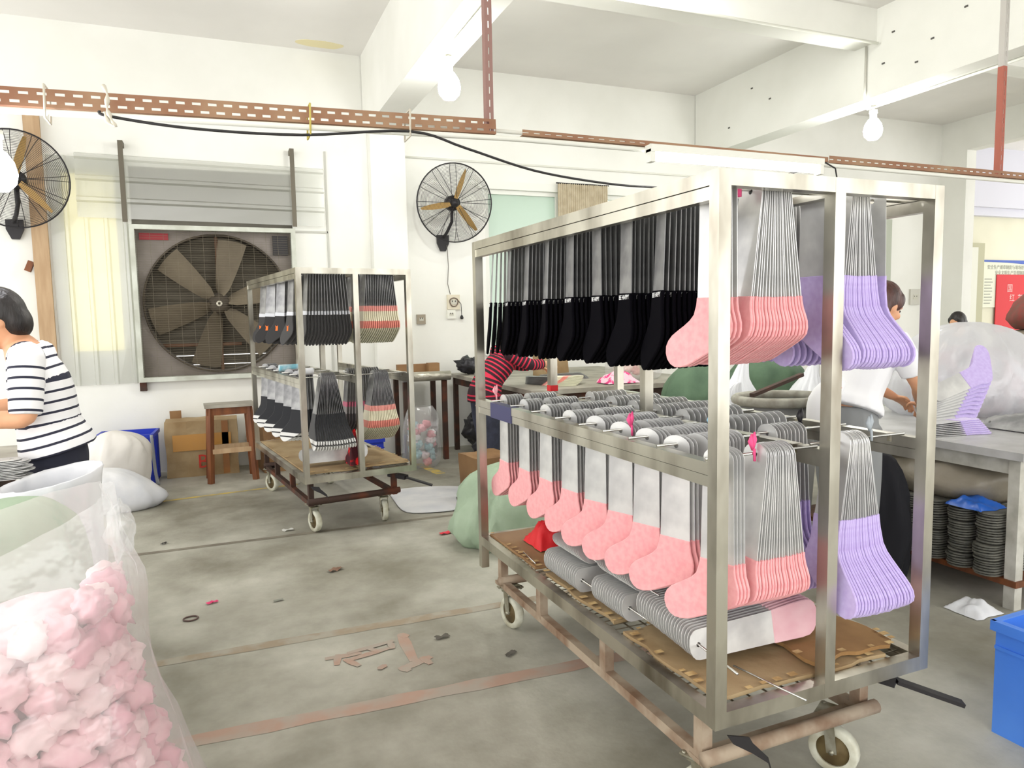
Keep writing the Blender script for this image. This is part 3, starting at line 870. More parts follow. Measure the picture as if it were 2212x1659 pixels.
def make_rack(x0, y0, th, label, m_main, m_low, wheel_turn, tape=False):
    e = empty('sock_rack', (x0, y0, 0), th)
    tag(e, label, 'rack')
    h = T / 2
    def part(nm, lo, hi, m=m_main, grp=None):
        return G().b2(lo, hi).obj(nm, m, e)
    def notched(nm, a, z0, z1):
        # rail with rod slots really cut into its top edge
        g = G().b2((a - h * 0.98, T, z0), (a + h * 0.98, RL - T, z1 - 0.024))
        y = T
        for k in range(9):
            b = 0.13 + k * 0.195
            g.b2((a - h * 0.98, y, z1 - 0.024), (a + h * 0.98, b - 0.008, z1)); y = b + 0.008
        g.b2((a - h * 0.98, y, z1 - 0.024), (a + h * 0.98, RL - T, z1))
        return g.obj(nm, m_main, e)
    def post(a, b, z0, z1, nm='post'):
        return part(nm, (a - h, b - h, z0), (a + h, b + h, z1))
    zr = RZT - 0.001
    for a in (h, RW / 2, RW - h):
        for b in (h, RL - h):
            post(a, b, RZB if b == h else 0.27, RZT)
    post(RW / 2, RL * 0.52, ZMID, RZT)
    # long rails: a doubled tube at top and middle
    for a in (h, RW - h):
        part('top_rail', (a - h * 0.98, T, RZT - 0.036), (a + h * 0.98, RL - T, RZT))
        part('top_rail', (a - h * 0.80, T, RZT - 0.072), (a + h * 0.9, RL - T, RZT - 0.038))
        if a == h:
            part('middle_rail', (a - h * 0.98, T, ZMID - 0.034), (a + h * 0.98, RL - T, ZMID))
        else:
            notched('middle_rail', a, ZMID - 0.034, ZMID)
        part('middle_rail', (a - h * 0.86, T, ZMID - 0.066), (a + h * 0.9, RL - T, ZMID - 0.036))
        part('bottom_rail', (a - h * 0.98, T, RZB), (a + h * 0.98, RL - T, RZB + 0.045))
    a = RW / 2
    notched('centre_rail', a, ZMID - 0.05, ZMID)
    part('centre_rail', (a - h * 0.98, T, RZT - 0.05), (a + h * 0.98, RL - T, RZT - 0.03))
    for b in (h, RL - h):
        part('end_rail', (T, b - h * 0.98, RZT - 0.04), (RW - T, b + h * 0.98, RZT))
        part('end_rail', (T, b - h * 0.98, RZB), (RW - T, b + h * 0.98, RZB + 0.045))
    part('top_cross_bar', (T, 1.012, RZT - 0.055), (RW - T, 1.036, RZT - 0.035))
    # wire deck
    g = G()
    for i in range(13):
        x = 0.05 + (RW - 0.1) * i / 12
        g.bar((x, 0.02, RZB + 0.03), (x, RL - 0.02, RZB + 0.03), 0.004)
    for i in range(48):
        y = 0.04 + (RL - 0.08) * i / 47
        g.bar((0.02, y, RZB + 0.034), (RW - 0.02, y, RZB + 0.034), 0.003)
    g.obj('wire_deck', M_steel_d, e)
    # lower carriage
    zl = 0.215
    for a in (0.07, RW - 0.13):
        G().bar((a, 0.12, zl), (a, RL - 0.12, zl), 0.034, 0.034).obj('carriage_rail', m_low, e)
        for b in (0.14, RL * 0.38, RL * 0.68, RL - 0.14):
            G().b2((a - 0.018, b - 0.02, zl), (a + 0.018, b + 0.02, RZB)).obj('carriage_strut', m_low, e)
    for b in (0.13, RL - 0.13):
        G().tube([(0.04, b - 0.03, 0.235), (RW - 0.10, b - 0.03, 0.235)], 0.022, 10).obj('carriage_bar', m_low, e)
        G().b2((0.05, b + 0.0, 0.2), (RW - 0.1, b + 0.05, 0.215)).obj('carriage_plate', m_low, e)
    # casters
    for (a, b), tw in zip(((0.10, 0.17), (RW - 0.20, 0.17), (0.10, RL - 0.17), (RW - 0.20, RL - 0.17)), wheel_turn):
        c = empty('caster', (a, b, 0.0781)); c.parent = e; c.rotation_euler = (0, 0, tw)
        for nm, me in CASTER:
            o = instance(nm, me); o.parent = c
    # tow hook and drag bar
    hook = [(0.02, -0.01), (0.09, -0.015), (0.10, -0.03), (0.15, -0.07), (0.17, -0.13), (0.155, -0.09), (0.10, -0.06), (0.04, -0.035)]
    G().prism([(u, v) for u, v in hook], 0.006, lambda u, v, w: (0.02 + u * 0.75, 0.0 - u * 0.35 + w, RZB - 0.005 + v)).obj('tow_hook', M_blackmetal, e)
    G().bar((RW - 0.14, 0.20, 0.34), (RW - 0.06, 0.06, 0.33), 0.05, 0.03).bar((RW - 0.06, 0.06, 0.33), (RW + 0.10, -0.05, 0.27), 0.034, 0.012).obj('tow_bar', M_blackmetal, e)
    return e

big = make_rack(1.1726, 1.4896, 0.0165, 'steel rack on castors loaded with black, pink and lilac socks', M_steel, M_rust, (0.35, 0.5, 0.2, 0.3))
small = make_rack(0.490, 5.004, 0.136, 'steel rack on castors loaded with cream and black socks by the exhaust fan', M_steel, M_rustd, (0.2, -0.2, 0.4, 0.1))
# red tape and inky tape on the big rack
G().b2((RW / 2 - T / 2 - 0.002, RL - T - 0.002, ZMID + 0.015), (RW / 2 + T / 2 + 0.002, RL + 0.002, ZMID + 0.045)).obj('red_tape', M_red, big)
G().b2((-0.0015, RL - 0.44, ZMID - 0.068), (T + 0.001, RL - 0.20, ZMID + 0.001)).obj('blue_tape', mat('ink_blue_tape', (66, 66, 104), 0.5, 0.2), big)

def rack_matrix(e):
    return Matrix.Translation(e.location) @ Matrix.Rotation(e.rotation_euler.z, 4, 'Z')
RB, RS = rack_matrix(big), rack_matrix(small)

# ---- sock and form outlines (u toward the toe, z down from the rod)
ANKLET = [(-.050, -.285), (-.054, -.32), (-.064, -.355), (-.057, -.392), (-.02, -.418), (.04, -.448), (.09, -.472), (.135, -.478), (.163, -.457), (.168, -.42), (.145, -.388), (.10, -.36), (.065, -.33), (.053, -.283)]
CREW = [(-.050, -.225), (-.051, -.30), (-.062, -.345), (-.056, -.385), (-.02, -.42), (.03, -.455), (.075, -.485), (.115, -.495), (.145, -.475), (.148, -.44), (.125, -.405), (.085, -.36), (.058, -.315), (.052, -.225)]
BLK = [(-.050, -.258), (-.052, -.315), (-.064, -.365), (-.057, -.405), (-.02, -.436), (.04, -.468), (.085, -.492), (.125, -.502), (.155, -.482), (.16, -.446), (.138, -.412), (.095, -.372), (.062, -.328), (.053, -.255)]
def foot_outline(base):
    pts = [(p.x, p.y) for p in crom([Vector((a, b, 0)) for a, b in base], 2)]
    return pts
def form_outline(base):
    o = inset_outline(foot_outline(base), 0.004)
    top = []
    w = 0.045
    for k in range(9):
        a = pi * k / 8
        top.append((w * cos(a), 0.0 + 0.032 * sin(a)))
    # from the toe side up over the rounded top and back down to the heel side
    return o[:] + top
STRAIGHT = [(-.050, -.285), (-.052, -.36), (-.050, -.43), (-.02, -.46), (.03, -.465), (.058, -.445), (.062, -.40), (.058, -.34), (.053, -.283)]
HOLE_R = 0.0078
def form_mesh(base, m, t=0.0026):
    """flat plate with a hole punched for the rod"""
    bm = bmesh.new()
    def loop(pts):
        vs = [bm.verts.new((-t / 2, u, v)) for u, v in pts]
        return [bm.edges.new((vs[i], vs[(i + 1) % len(vs)])) for i in range(len(vs))]
    ed = loop(form_outline(base)) + loop([(HOLE_R * cos(2 * pi * k / 10), HOLE_R * sin(2 * pi * k / 10)) for k in range(10)])
    bmesh.ops.triangle_fill(bm, use_beauty=True, edges=ed)
    ex = bmesh.ops.extrude_face_region(bm, geom=list(bm.faces))
    for v in ex['geom']:
        if isinstance(v, bmesh.types.BMVert):
            v.co.x += t
    bmesh.ops.recalc_face_normals(bm, faces=bm.faces)
    me = bpy.data.meshes.new('form')
    bm.to_mesh(me); bm.free()
    me.materials.append(m)
    return me
def sock_mesh(base, m, t=0.0075):
    return G().prism(foot_outline(base), t, None, 0.0025).mesh('sock', m)
M_cream = mat_bands('cream_coral_knit', 2, [(-0.5, (196, 194, 168)), (-0.385, (226, 138, 122)), (-0.335, (232, 226, 200)), (-0.265, (236, 160, 150))])
M_blkwhite = mat_bands('black_white_toe_knit', 2, [(-0.5, (224, 224, 222)), (-0.468, (24, 24, 28)), (-0.458, (222, 222, 220)), (-0.432, (18, 20, 28))])
M_greyknit = mat_bands('charcoal_pink_knit', 2, [(-0.5, (66, 58, 60)), (-0.315, (150, 146, 146)), (-0.262, (214, 110, 140))])
M_blkorange = mat_bands('black_white_cuff_knit', 2, [(-0.5, (18, 15, 18)), (-0.285, (206, 208, 214))])
FORMS = {
    'pink': (form_mesh(ANKLET, M_alu), sock_mesh(ANKLET, M_pink)),
    'lilac': (form_mesh(CREW, M_alu), sock_mesh(CREW, M_purp, 0.008)),
    'black': (form_mesh(BLK, M_alud), sock_mesh(BLK, M_black, 0.011)),
    'cream': (form_mesh(CREW, M_alud), sock_mesh(CREW, M_cream)),
    'blackwhite': (form_mesh(BLK, M_alud), sock_mesh(BLK, M_blkwhite)),
    'charcoal': (form_mesh(CREW, M_alud), sock_mesh(CREW, M_greyknit)),
    'orange': (form_mesh(BLK, M_alud), sock_mesh(BLK, M_blkorange)),
    'bare': (form_mesh(STRAIGHT, M_alu), None),
    'worn': (form_mesh(STRAIGHT, M_alud), None),
}
NAMES = {'pink': 'pink_sock_form', 'lilac': 'lilac_sock_form', 'black': 'black_sock_form', 'cream': 'cream_sock_form', 'blackwhite': 'white_toe_sock_form',
         'charcoal': 'charcoal_sock_form', 'orange': 'orange_motif_sock_form', 'bare': 'bare_form', 'pinkpale': 'pale_pink_sock_form'}
ME_happy = text_mesh('BE HAPPY', 0.021, M_white, 0.0002, spacing=0.92)
# orange motif on the second rack's black socks
ME_motif = G().prism([(-0.012, -0.02), (0.014, -0.022), (0.01, 0.0), (0.016, 0.02), (-0.004, 0.012), (-0.014, 0.022)], 0.0092, lambda u, v, w: (w, u + 0.03, v - 0.375)).mesh('motif', mat('orange_motif', (232, 112, 40), 0.8))

def hang(kind, R, a, b, z, label, group, fan=0.0, twist=0.0, toe=1, dz=0.0):
    """one form hung on a rod: fan tilts it along the rod, twist turns it about its own upright"""
    M = R @ Matrix.Translation((a, b, z - 0.004 + dz)) @ Matrix.Rotation(fan, 4, 'Y') @ Matrix.Rotation(twist + (0 if toe > 0 else pi), 4, 'Z')
    f, s = FORMS[kind]
    o = instance(NAMES[kind], f, M)
    tag(o, label, 'sock form', group)
    if s is not None:
        c = instance('sock', s); c.parent = o
        if kind == 'black':
            for sx in (-1, 1):
                t = instance('lettering', ME_happy); t.parent = c
                # keep the words upright on both faces
                t.matrix_basis = Matrix.Translation((sx * 0.0058, 0.002, -0.270)) @ Matrix.Rotation(sx * pi / 2, 4, 'Z') @ Matrix.Rotation(pi / 2, 4, 'X')
        if kind == 'orange':
            t = instance('motif', ME_motif); t.parent = c
    return o

def rod(R, a0, a1, b, z, label, group):
    o = G().tube([(0, 0, 0), (a1 - a0, 0, 0)], 0.004, 8).obj('hanging_rod', M_rod)
    o.matrix_world = R @ Matrix.Translation((a0, b, z))
    return tag(o, label, 'rod', group)

def fan_group(kind, R, b, z, a_list, label, group, spread=0.0, twist=0.0, toe=1, jit=0.03, L=0.42, drift=0.0):
    """forms along one rod; the twist drifts slowly from form to form so that neighbours never cross"""
    n = len(a_list)
    ph = random.uniform(0, 6)
    for i, a in enumerate(a_list):
        k = (i - (n - 1) / 2) / max(1, (n - 1) / 2)
        fan = -math.asin(max(-0.6, min(0.6, spread * k / L)))
        tw = twist + drift * sin(ph + i * 0.55) + random.uniform(-jit, jit) * 0.25
        hang(kind, R, a, b + random.uniform(-0.002, 0.002), z, label, group, fan, tw, toe, random.uniform(-0.0015, 0.0005))

def lin(a, b, n):
    return [a + (b - a) * i / max(1, n - 1) for i in range(n)]

# ---------------- big rack, upper tier
ORD = ['first', 'second', 'third', 'fourth', 'fifth', 'sixth', 'seventh', 'eighth', 'ninth']
LAB_B = 'metal form wearing a black sock on the %s black rod from the pink fan'
GB = 'black socks hung in the upper tier'
rod_l = 'thin steel rod across the upper tier carrying black sock forms'
blk = [(0.335, 13, 0.02, 0.30, 0.05), (0.53, 11, 0.03, 0.36, 0.03), (0.72, 12, 0.02, 0.02, 0.36), (0.91, 12, 0.03, 0.34, 0.0), (1.10, 13, 0.02, 0.35, 0.05), (1.29, 13, 0.02, 0.35, 0.06), (1.48, 12, 0.03, 0.33, 0.05), (1.64, 9, 0.06, 0.30, 0.05)]
for i, b in enumerate([0.336 + 0.193 * q for q in range(8)]):
    rod(RB, 0.03, 0.40, b, ZROD_UP, 'thin steel rod, %s of the black sock rods from the pink fan' % ORD[i], 'rods of black socks')
    n = (17, 17, 15, 17, 17, 17, 16, 11)[i]
    aa = lin(0.064, 0.330 if i < 7 else 0.27, n)
    tw = (-0.30, -0.22, -0.18, -0.24, -0.28, -0.28, -0.28, -0.28)[i]
    for k in range(len(aa)):
        aa[k] += random.uniform(-0.0012, 0.0012)
    fan_group('black', RB, b, ZROD_UP, aa, LAB_B % ORD[i], GB, spread=(0.02, 0.01, 0.0, 0.01, 0.02, 0.02, 0.02, 0.03)[i], twist=tw, jit=0.02, drift=0.05)
rod(RB, 0.03, 0.40, 0.098, ZROD_UP, 'thin steel rod across the upper tier carrying pink sock forms', 'rods of upper pink socks')
fan_group('pink', RB, 0.098, ZROD_UP, lin(0.185, 0.285, 18), 'metal form wearing a pink sock, fanned out in the upper tier', 'fanned pink socks in the upper tier', spread=0.055, twist=0.0, jit=0.012)
for a, tw in ((0.062, 0.20), (0.076, 0.20), (0.094, 0.18)):
    hang('pink', RB, a, 0.098, ZROD_UP, 'metal form wearing a pink sock, hung apart against the corner post of the upper tier', 'pink socks against the upper corner post', 0.0, tw, 1)
G().tube([(0.14, 0.098, ZROD_UP - 0.02), (0.14, 0.098, ZROD_UP + 0.01)], 0.012, 6).obj('pink_tag', mat('hot_pink', (236, 84, 140), 0.7), big)
LAB_L = 'metal form wearing a lilac sock on the %s upper lilac rod from the rack end'
for i, (b, a0, a1, n, sp, tw) in enumerate([(0.125, 0.545, 0.610, 15, 0.050, 0.0), (0.335, 0.47, 0.62, 10, 0.03, 0.0), (0.545, 0.47, 0.72, 10, 0.02, 0.0), (0.755, 0.47, 0.72, 9, 0.02, 0.0), (0.955, 0.47, 0.72, 9, 0.02, 0.0)]):
    rod(RB, 0.42, 0.80, b, ZROD_UP, 'thin steel rod, %s of the upper lilac rods from the rack end' % ORD[i], 'rods of upper lilac socks')
    fan_group('lilac', RB, b, ZROD_UP, lin(a0, a1, n), LAB_L % ORD[i], 'lilac socks in the upper tier', spread=sp, twist=tw, toe=-1, jit=0.02)
for a, tw in ((0.440, 0.05), (0.452, 0.05), (0.464, 0.05)):
    hang('lilac', RB, a, 0.125, ZROD_UP, 'metal form wearing a lilac sock hung apart beside the middle post of the upper tier', 'lilac socks beside the upper middle post', 0.0, tw, -1)
hang('lilac', RB, 0.674, 0.125, ZROD_UP, 'metal form wearing a lilac sock turned flat beside the lilac fan of the upper tier', None, 0.0, 0.10, -1)

# ---------------- big rack, lower tier
LAB_P = 'metal form wearing a short pink sock, %s lower pink rod from the blue tape'
GP = 'pink socks hung in the lower tier'
pinks = [(1.62, 7, 0.075, 0.014, 0.0), (1.40, 6, 0.08, 0.015, 0.05), (1.18, 8, 0.08, 0.0145, 0.08), (0.965, 7, 0.08, 0.0145, 0.18), (0.775, 5, 0.085, 0.0145, 0.38), (0.605, 4, 0.085, 0.0145, 0.40), (0.445, 4, 0.085, 0.0145, 0.40), (0.29, 3, 0.085, 0.0145, 0.40)]
for i, (b, n, a0, st, tw) in enumerate(pinks):
    rod(RB, 0.015, 0.40, b, ZROD_LO, 'thin steel rod on the middle rail, %s pink rod from the blue tape' % ORD[i], 'rods of lower pink socks')
    fan_group('pink', RB, b, ZROD_LO, [a0 + st * q for q in range(n)], LAB_P % ORD[i], GP, spread=0.003, twist=tw, jit=0.015)
    m = 11
    fan_group('bare', RB, b, ZROD_LO, [a0 + st * n + 0.025 + 0.0135 * q for q in range(m)], 'bare metal form behind the pink socks, %s pink rod from the blue tape' % ORD[i], 'bare forms behind the lower pink socks', twist=tw, jit=0.02)
rod(RB, 0.015, 0.41, 0.066, ZROD_LO, 'thin steel rod at the rack end carrying the fanned pink forms of the lower tier', None)
fan_group('pink', RB, 0.066, ZROD_LO, lin(0.185, 0.285, 18), 'metal form wearing a pink sock, fanned out at the end of the lower tier', 'fanned pink socks at the lower tier end', spread=0.050, twist=0.02, jit=0.012)
for a in (0.058, 0.070, 0.082, 0.094):
    hang('pink', RB, a, 0.066, ZROD_LO, 'metal form wearing a pink sock, set beside the corner post of the lower tier', 'pink socks beside the lower corner post', 0.0, 0.38, 1)
LAB_L2 = 'metal form wearing a lilac sock on the %s lower lilac rod from the rack end'
for i, (b, kind, a0, a1, n, sp, tw) in enumerate([(0.10, 'lilac', 0.53, 0.61, 20, 0.070, 0.0), (0.325, 'lilac', 0.465, 0.59, 9, 0.02, 0.0), (0.55, 'lilac', 0.465, 0.72, 10, 0.02, 0.0),
                                                 (0.775, 'lilac', 0.465, 0.72, 11, 0.02, 0.0), (0.95, 'bare', 0.465, 0.74, 14, 0.0, 0.05), (1.12, 'bare', 0.465, 0.72, 13, 0.0, 0.0), (1.30, 'bare', 0.465, 0.70, 12, 0.0, 0.1), (1.52, 'bare', 0.48, 0.66, 8, 0.0, 0.0)]):
    rod(RB, 0.42, 0.81, b, ZROD_LO, 'thin steel rod on the middle rails, %s of the lilac side from the rack end' % ORD[i], 'rods on the lilac side of the lower tier')
    if kind == 'lilac':
        fan_group('lilac', RB, b, ZROD_LO, lin(a0, a1, n), LAB_L2 % ORD[i], 'lilac socks in the lower tier', spread=sp, twist=tw, toe=-1, jit=0.02)
    else:
        fan_group('bare', RB, b, ZROD_LO, lin(a0, a1, n), 'bare metal form hung on the lilac side, %s rod from the rack end' % ORD[i], 'bare forms on the lilac side', twist=tw, toe=-1, jit=0.03)

# little cloth ties on the forms
def bow(R, a, b, z, m, label):
    g = G()
    g.tube([(0, 0, 0), (0.0, -0.004, 0.03), (0.006, 0, 0.05)], [0.004, 0.009, 0.002], 6)
    g.tube([(0, 0, 0), (-0.012, -0.004, 0.025), (-0.004, 0, 0.045)], [0.004, 0.008, 0.002], 6)
    g.tube([(0.0, -0.006, 0.005), (0, -0.008, -0.03)], 0.004, 5)
    o = g.obj('cloth_tie', m)
    o.matrix_world = R @ Matrix.Translation((a, b, z))
    return tag(o, label, 'tie')
M_hotpink = mat('hot_pink', (236, 84, 140), 0.7)
bow(RB, 0.175, 0.066, ZROD_LO + 0.01, M_hotpink, 'pink cloth tie on the fanned pink bundle at the lower tier end')
bow(RB, 0.10, 0.565, ZROD_LO + 0.015, M_hotpink, 'pink cloth tie on a form top midway along the middle rail')
bow(RB, 0.06, 1.68, ZROD_LO + 0.02, mat('soft_pink', (240, 170, 180), 0.8), 'soft pink tie on the form top by the blue-taped rail')
bow(RB, 0.30, 0.40, ZROD_LO + 0.02, mat('sky_blue', (150, 200, 224), 0.8), 'light blue tie on the form tops beside the centre rail')
bow(RB, 0.60, 0.32, ZROD_LO + 0.02, M_blackmetal, 'black tie on the form tops of the lilac side')
bow(RB, 0.66, 0.10, ZROD_LO + 0.02, mat('grey_tie', (170, 178, 184), 0.8), 'grey tie on the lilac bundle at the lower tier end')

# ---------------- forms lying on the deck of the big rack
DECK = RZB + 0.038
def lying_stack(R, a0, b0, z, n, step, lean, kind, label, group, yaw=0.0, length_flip=False, rise=0.0, sock_from=0):
    """forms standing on edge, face toward the rack end, one behind the other"""
    for i in range(n):
        # local form: u -> up, length (-z) -> along +a
        base = Matrix(((0, 0, -1, 0), (-1, 0, 0, 0), (0, 1, 0, 0), (0, 0, 0, 1)))     # x->-b, y->z, z->-a
        M = R @ Matrix.Translation((a0 + random.uniform(-0.0015, 0.0015), b0 + i * step, z + 0.055 + rise * i)) @ Matrix.Rotation(yaw, 4, 'Z') @ Matrix.Rotation(-lean, 4, 'X') @ base
        o = instance(NAMES[kind], FORMS[kind][0], M)
        tag(o, label, 'sock form', group)
        if FORMS[kind][1] is not None and i >= sock_from:
            c = instance('sock', FORMS['pinkpale'][1]); c.parent = o
FORMS['pinkpale'] = (form_mesh(STRAIGHT, M_alu), sock_mesh(STRAIGHT, M_palepink))
STACKS = [
    (0.10, 0.20, DECK + 0.044, 22, 0.0135, 0.16, 'pinkpale', 'metal form with a pale pink sock lying on edge on the rack deck', 'pale pink forms lying on the deck', 0.0, 0.0010),
    (0.09, 0.56, DECK + 0.022, 14, 0.016, 0.20, 'bare', 'bare metal form lying on edge on the rack deck, ahead of the stacked ones', 'bare forms on the deck, low row', 0.0, 0.0),
    (0.07, 0.86, DECK + 0.022, 18, 0.016, 0.15, 'bare', 'bare metal form lying on edge on the rack deck in the rear row', 'bare forms on the deck, rear row', 0.0, 0.0),
    (0.12, 0.56, DECK + 0.108, 14, 0.0165, 1.15, 'bare', 'bare metal form lying on the top layer of the pile on the deck', 'bare forms on top of the deck pile', 0.0, 0.0),
    (0.10, 0.88, DECK + 0.108, 14, 0.0165, 1.15, 'bare', 'bare metal form lying on the top layer of the rear pile on the deck', 'bare forms on top of the rear deck pile', 0.0, 0.0)]
def pin(p, q, label, group='loose pins in the deck pile'):
    o = G().tube([p, q], PIN_R, 8).obj('steel_pin', M_rod)
    o.matrix_world = RB
    return tag(o, label, 'rod', group)
for (a0, b0, z, n, st, lean, kind, lab, grp_, yaw, rise) in STACKS:
    lying_stack(RB, a0, b0, z, n, st, lean, kind, lab, grp_, yaw=yaw, rise=rise)
    PIN_R = 0.0029 if lean > 1 else 0.0036
    # the pin runs through the punched holes of its stack and sticks out in front
    sl = rise / st
    f = 0.17 if kind == 'pinkpale' else 0.13
    pin((a0, b0 - f, z + 0.055 - f * sl), (a0, b0 + (n - 1) * st + 0.03, z + 0.055 + ((n - 1) * st + 0.03) * sl), 'thin steel pin threaded through the forms piled on the deck')
pin((0.20, 0.165, DECK + 0.0285), (0.27, -0.05, DECK + 0.0108), 'loose steel pin lying across the end rail of the deck', None)
pin((0.065, 1.40, DECK + 0.026), (0.05, 1.24, DECK + 0.026), 'loose steel pin lying on the brown cardboard at the far end of the deck', None)

# ---- cardboard on the decks
def ragged(name, R, x0, x1, y0, y1, z, m, label, seed, th=0.012, group=None, tilt=0.0, rag=0.03, notch=12):
    pts = []
    def jit(u, v, k):
        return (min(max(u + rag * nz(u * 7 + seed, v * 7, k), 0.044), RW - 0.044), min(max(v + rag * nz(u * 7, v * 7 + seed, k + 5), 0.044), RL - 0.044))
    N = notch
    for i in range(N): pts.append(jit(x0 + (x1 - x0) * i / N, y0, 1))
    for i in range(N): pts.append(jit(x1, y0 + (y1 - y0) * i / N, 2))
    for i in range(N): pts.append(jit(x1 - (x1 - x0) * i / N, y1, 3))
    for i in range(N): pts.append(jit(x0, y1 - (y1 - y0) * i / N, 4))
    o = G().prism(pts, th, lambda u, v, w: (u, v, w + tilt * (u - x0) + 0.003 * nz(u * 5 + seed, v * 5))).obj(name, m)
    o.matrix_world = R @ Matrix.Translation((0, 0, z))
    tag(o, label, 'cardboard', group)
    # torn crumbs along the ragged edge belong to the sheet
    for k in range(34):
        i = int(random.random() * len(pts))
        s = random.uniform(0.008, 0.018)
        p = (min(max(pts[i][0], 0.044 + s), RW - 0.044 - s), min(max(pts[i][1], 0.044 + s), RL - 0.044 - s))
        g = G().grid(4, 4, lambda u, v: (p[0] + (u - .5) * s * 1.8, p[1] + (v - .5) * s * 1.3, th * 0.8 + s * 0.6 * (0.5 + nz(u * 3 + k, v * 3, seed))))
        g.obj('torn_flake', M_torn, o)
    return o
ragged('cardboard_sheet', RB, 0.05, 0.70, 0.05, 0.53, DECK + 0.0095, M_card, 'torn cardboard sheet under the pale pink forms at the rack end', 2)
ragged('cardboard_sheet', RB, 0.42, 0.76, 0.06, 0.49, DECK + 0.0285, mat('cardboard_grey', (158, 122, 76), 0.9, col2=(132, 98, 58), scale=5), 'ragged cardboard sheet on the lilac side of the deck', 5, rag=0.05)
ragged('cardboard_sheet', RB, 0.05, 0.40, 0.62, 1.14, DECK + 0.0095, M_card, 'torn cardboard sheet under the middle of the form pile', 8)
ragged('cardboard_sheet', RB, 0.03, 0.75, 1.22, 1.77, DECK + 0.0095, M_cardd, 'glossy brown cardboard sheet at the far end of the deck with a crumbling edge', 11, rag=0.04)

# ---------------- second rack
def grp(kind, b, z, a0, a1, n, label, group, spread=0.0, twist=0.0, toe=1, z0=None):
    rod(RS, 0.03 if a0 < 0.4 else 0.43, 0.40 if a0 < 0.4 else 0.80, b, z, 'steel rod in the second rack carrying ' + kind_words[kind], 'rods of ' + kind_words[kind])
    fan_group(kind, RS, b, z, lin(a0, a1, n), label, group, spread, twist, toe, 0.04)
kind_words = {'orange': 'black orange-marked socks', 'cream': 'cream and coral socks', 'blackwhite': 'black white-toed socks', 'charcoal': 'charcoal pink-cuffed socks'}
for b, n, tw in [(0.12, 15, 0.0), (0.42, 8, 0.2), (0.75, 7, 0.5), (1.11, 6, 0.6), (1.42, 4, 0.3)]:
    grp('orange', b, ZROD_UP, 0.10 if b < 0.2 else 0.07, 0.36 if b < 0.2 else 0.25, n, 'metal form wearing a black sock with white cuff and orange motif', 'black orange-motif socks in the second rack', 0.03, tw)
for b, n in [(0.10, 18), (0.40, 12), (0.8, 10)]:
    grp('cream', b, ZROD_UP, 0.50, 0.70, n, 'metal form wearing a cream sock with coral heel, upper tier of the second rack', 'cream coral-heeled socks, upper tier', 0.04, 0.1, 1)
for b, n, tw in [(0.10, 16, 0.0), (0.45, 5, 0.6), (0.7, 5, 0.7), (1.0, 5, 0.7), (1.3, 5, 0.7), (1.6, 4, 0.5)]:
    grp('blackwhite', b, ZROD_LO, 0.16 if b < 0.2 else 0.085, 0.26 if b < 0.2 else 0.165, n, 'metal form wearing a black sock with white toe stripes, lower tier', 'black white-toed socks', 0.08 if b < 0.2 else 0.02, tw, -1 if b < 0.2 else 1)
grp('charcoal', 0.45, ZROD_LO, 0.46, 0.70, 14, 'metal form wearing a charcoal sock with pink cuff, lower tier', 'charcoal pink-cuffed socks', 0.04)
grp('cream', 0.10, ZROD_LO, 0.54, 0.64, 18, 'metal form wearing a cream sock with coral heel, lower tier of the second rack', 'cream coral-heeled socks, lower tier', 0.075, 0.1)
ragged('cardboard_sheet', RS, 0.03, 0.45, 0.10, 1.75, DECK + 0.0095, M_card, 'long cardboard sheet on the deck under the white-toed socks', 21)
ragged('cardboard_sheet', RS, 0.40, 0.80, 0.03, 0.75, DECK + 0.0285, M_card, 'cardboard sheet on the deck under the cream socks', 24)
# red and maroon garments and grey forms on the second rack's deck
def cloth_heap(name, label, R, a, b, z, sx, sy, h, m, seed, cat='cloth'):
    def f(u, v):
        x = (u - .5) * sx * 2; y = (v - .5) * sy * 2
        r = max(abs(u - .5), abs(v - .5)) * 2
        zz = h * (1 - r ** 2.2) * (0.75 + 0.6 * nz(u * 4 + seed, v * 4, seed)) if r < 1 else 0
        k = 0.18 * nz(u * 3 + seed, v * 3, 7 + seed)
        return (x * (1 + k), y * (1 - k), max(zz, 0.0) + 0.003)
    o = G().grid(18, 18, f).obj(name, m)
    o.matrix_world = R @ Matrix.Translation((a, b, z))
    return tag(o, label, cat)
cloth_heap('folded_garment', 'maroon and red garment heaped on the deck behind the middle post', RS, 0.40, 0.15, DECK + 0.036, 0.052, 0.08, 0.24, mat('maroon_red', (70, 14, 26), 0.9, col2=(226, 24, 28), scale=9, lo=0.5, hi=0.56), 4)
for i in range(8):
    o = instance('bare_form', FORMS['bare'][0], RS @ Matrix.Translation((0.09, 0.30 + 0.014 * i, DECK + 0.092)) @ Matrix.Rotation(-0.25, 4, 'X') @ Matrix(((0, 0, -1, 0), (-1, 0, 0, 0), (0, 1, 0, 0), (0, 0, 0, 1))))
    tag(o, 'bare grey form lying on the deck of the second rack', 'sock form', 'bare forms on the second rack deck')
cloth_heap('folded_garment', 'bright red cloth heap on the far deck of the loaded rack', RB, 0.24, 1.48, DECK + 0.018, 0.10, 0.10, 0.14, M_red, 8)
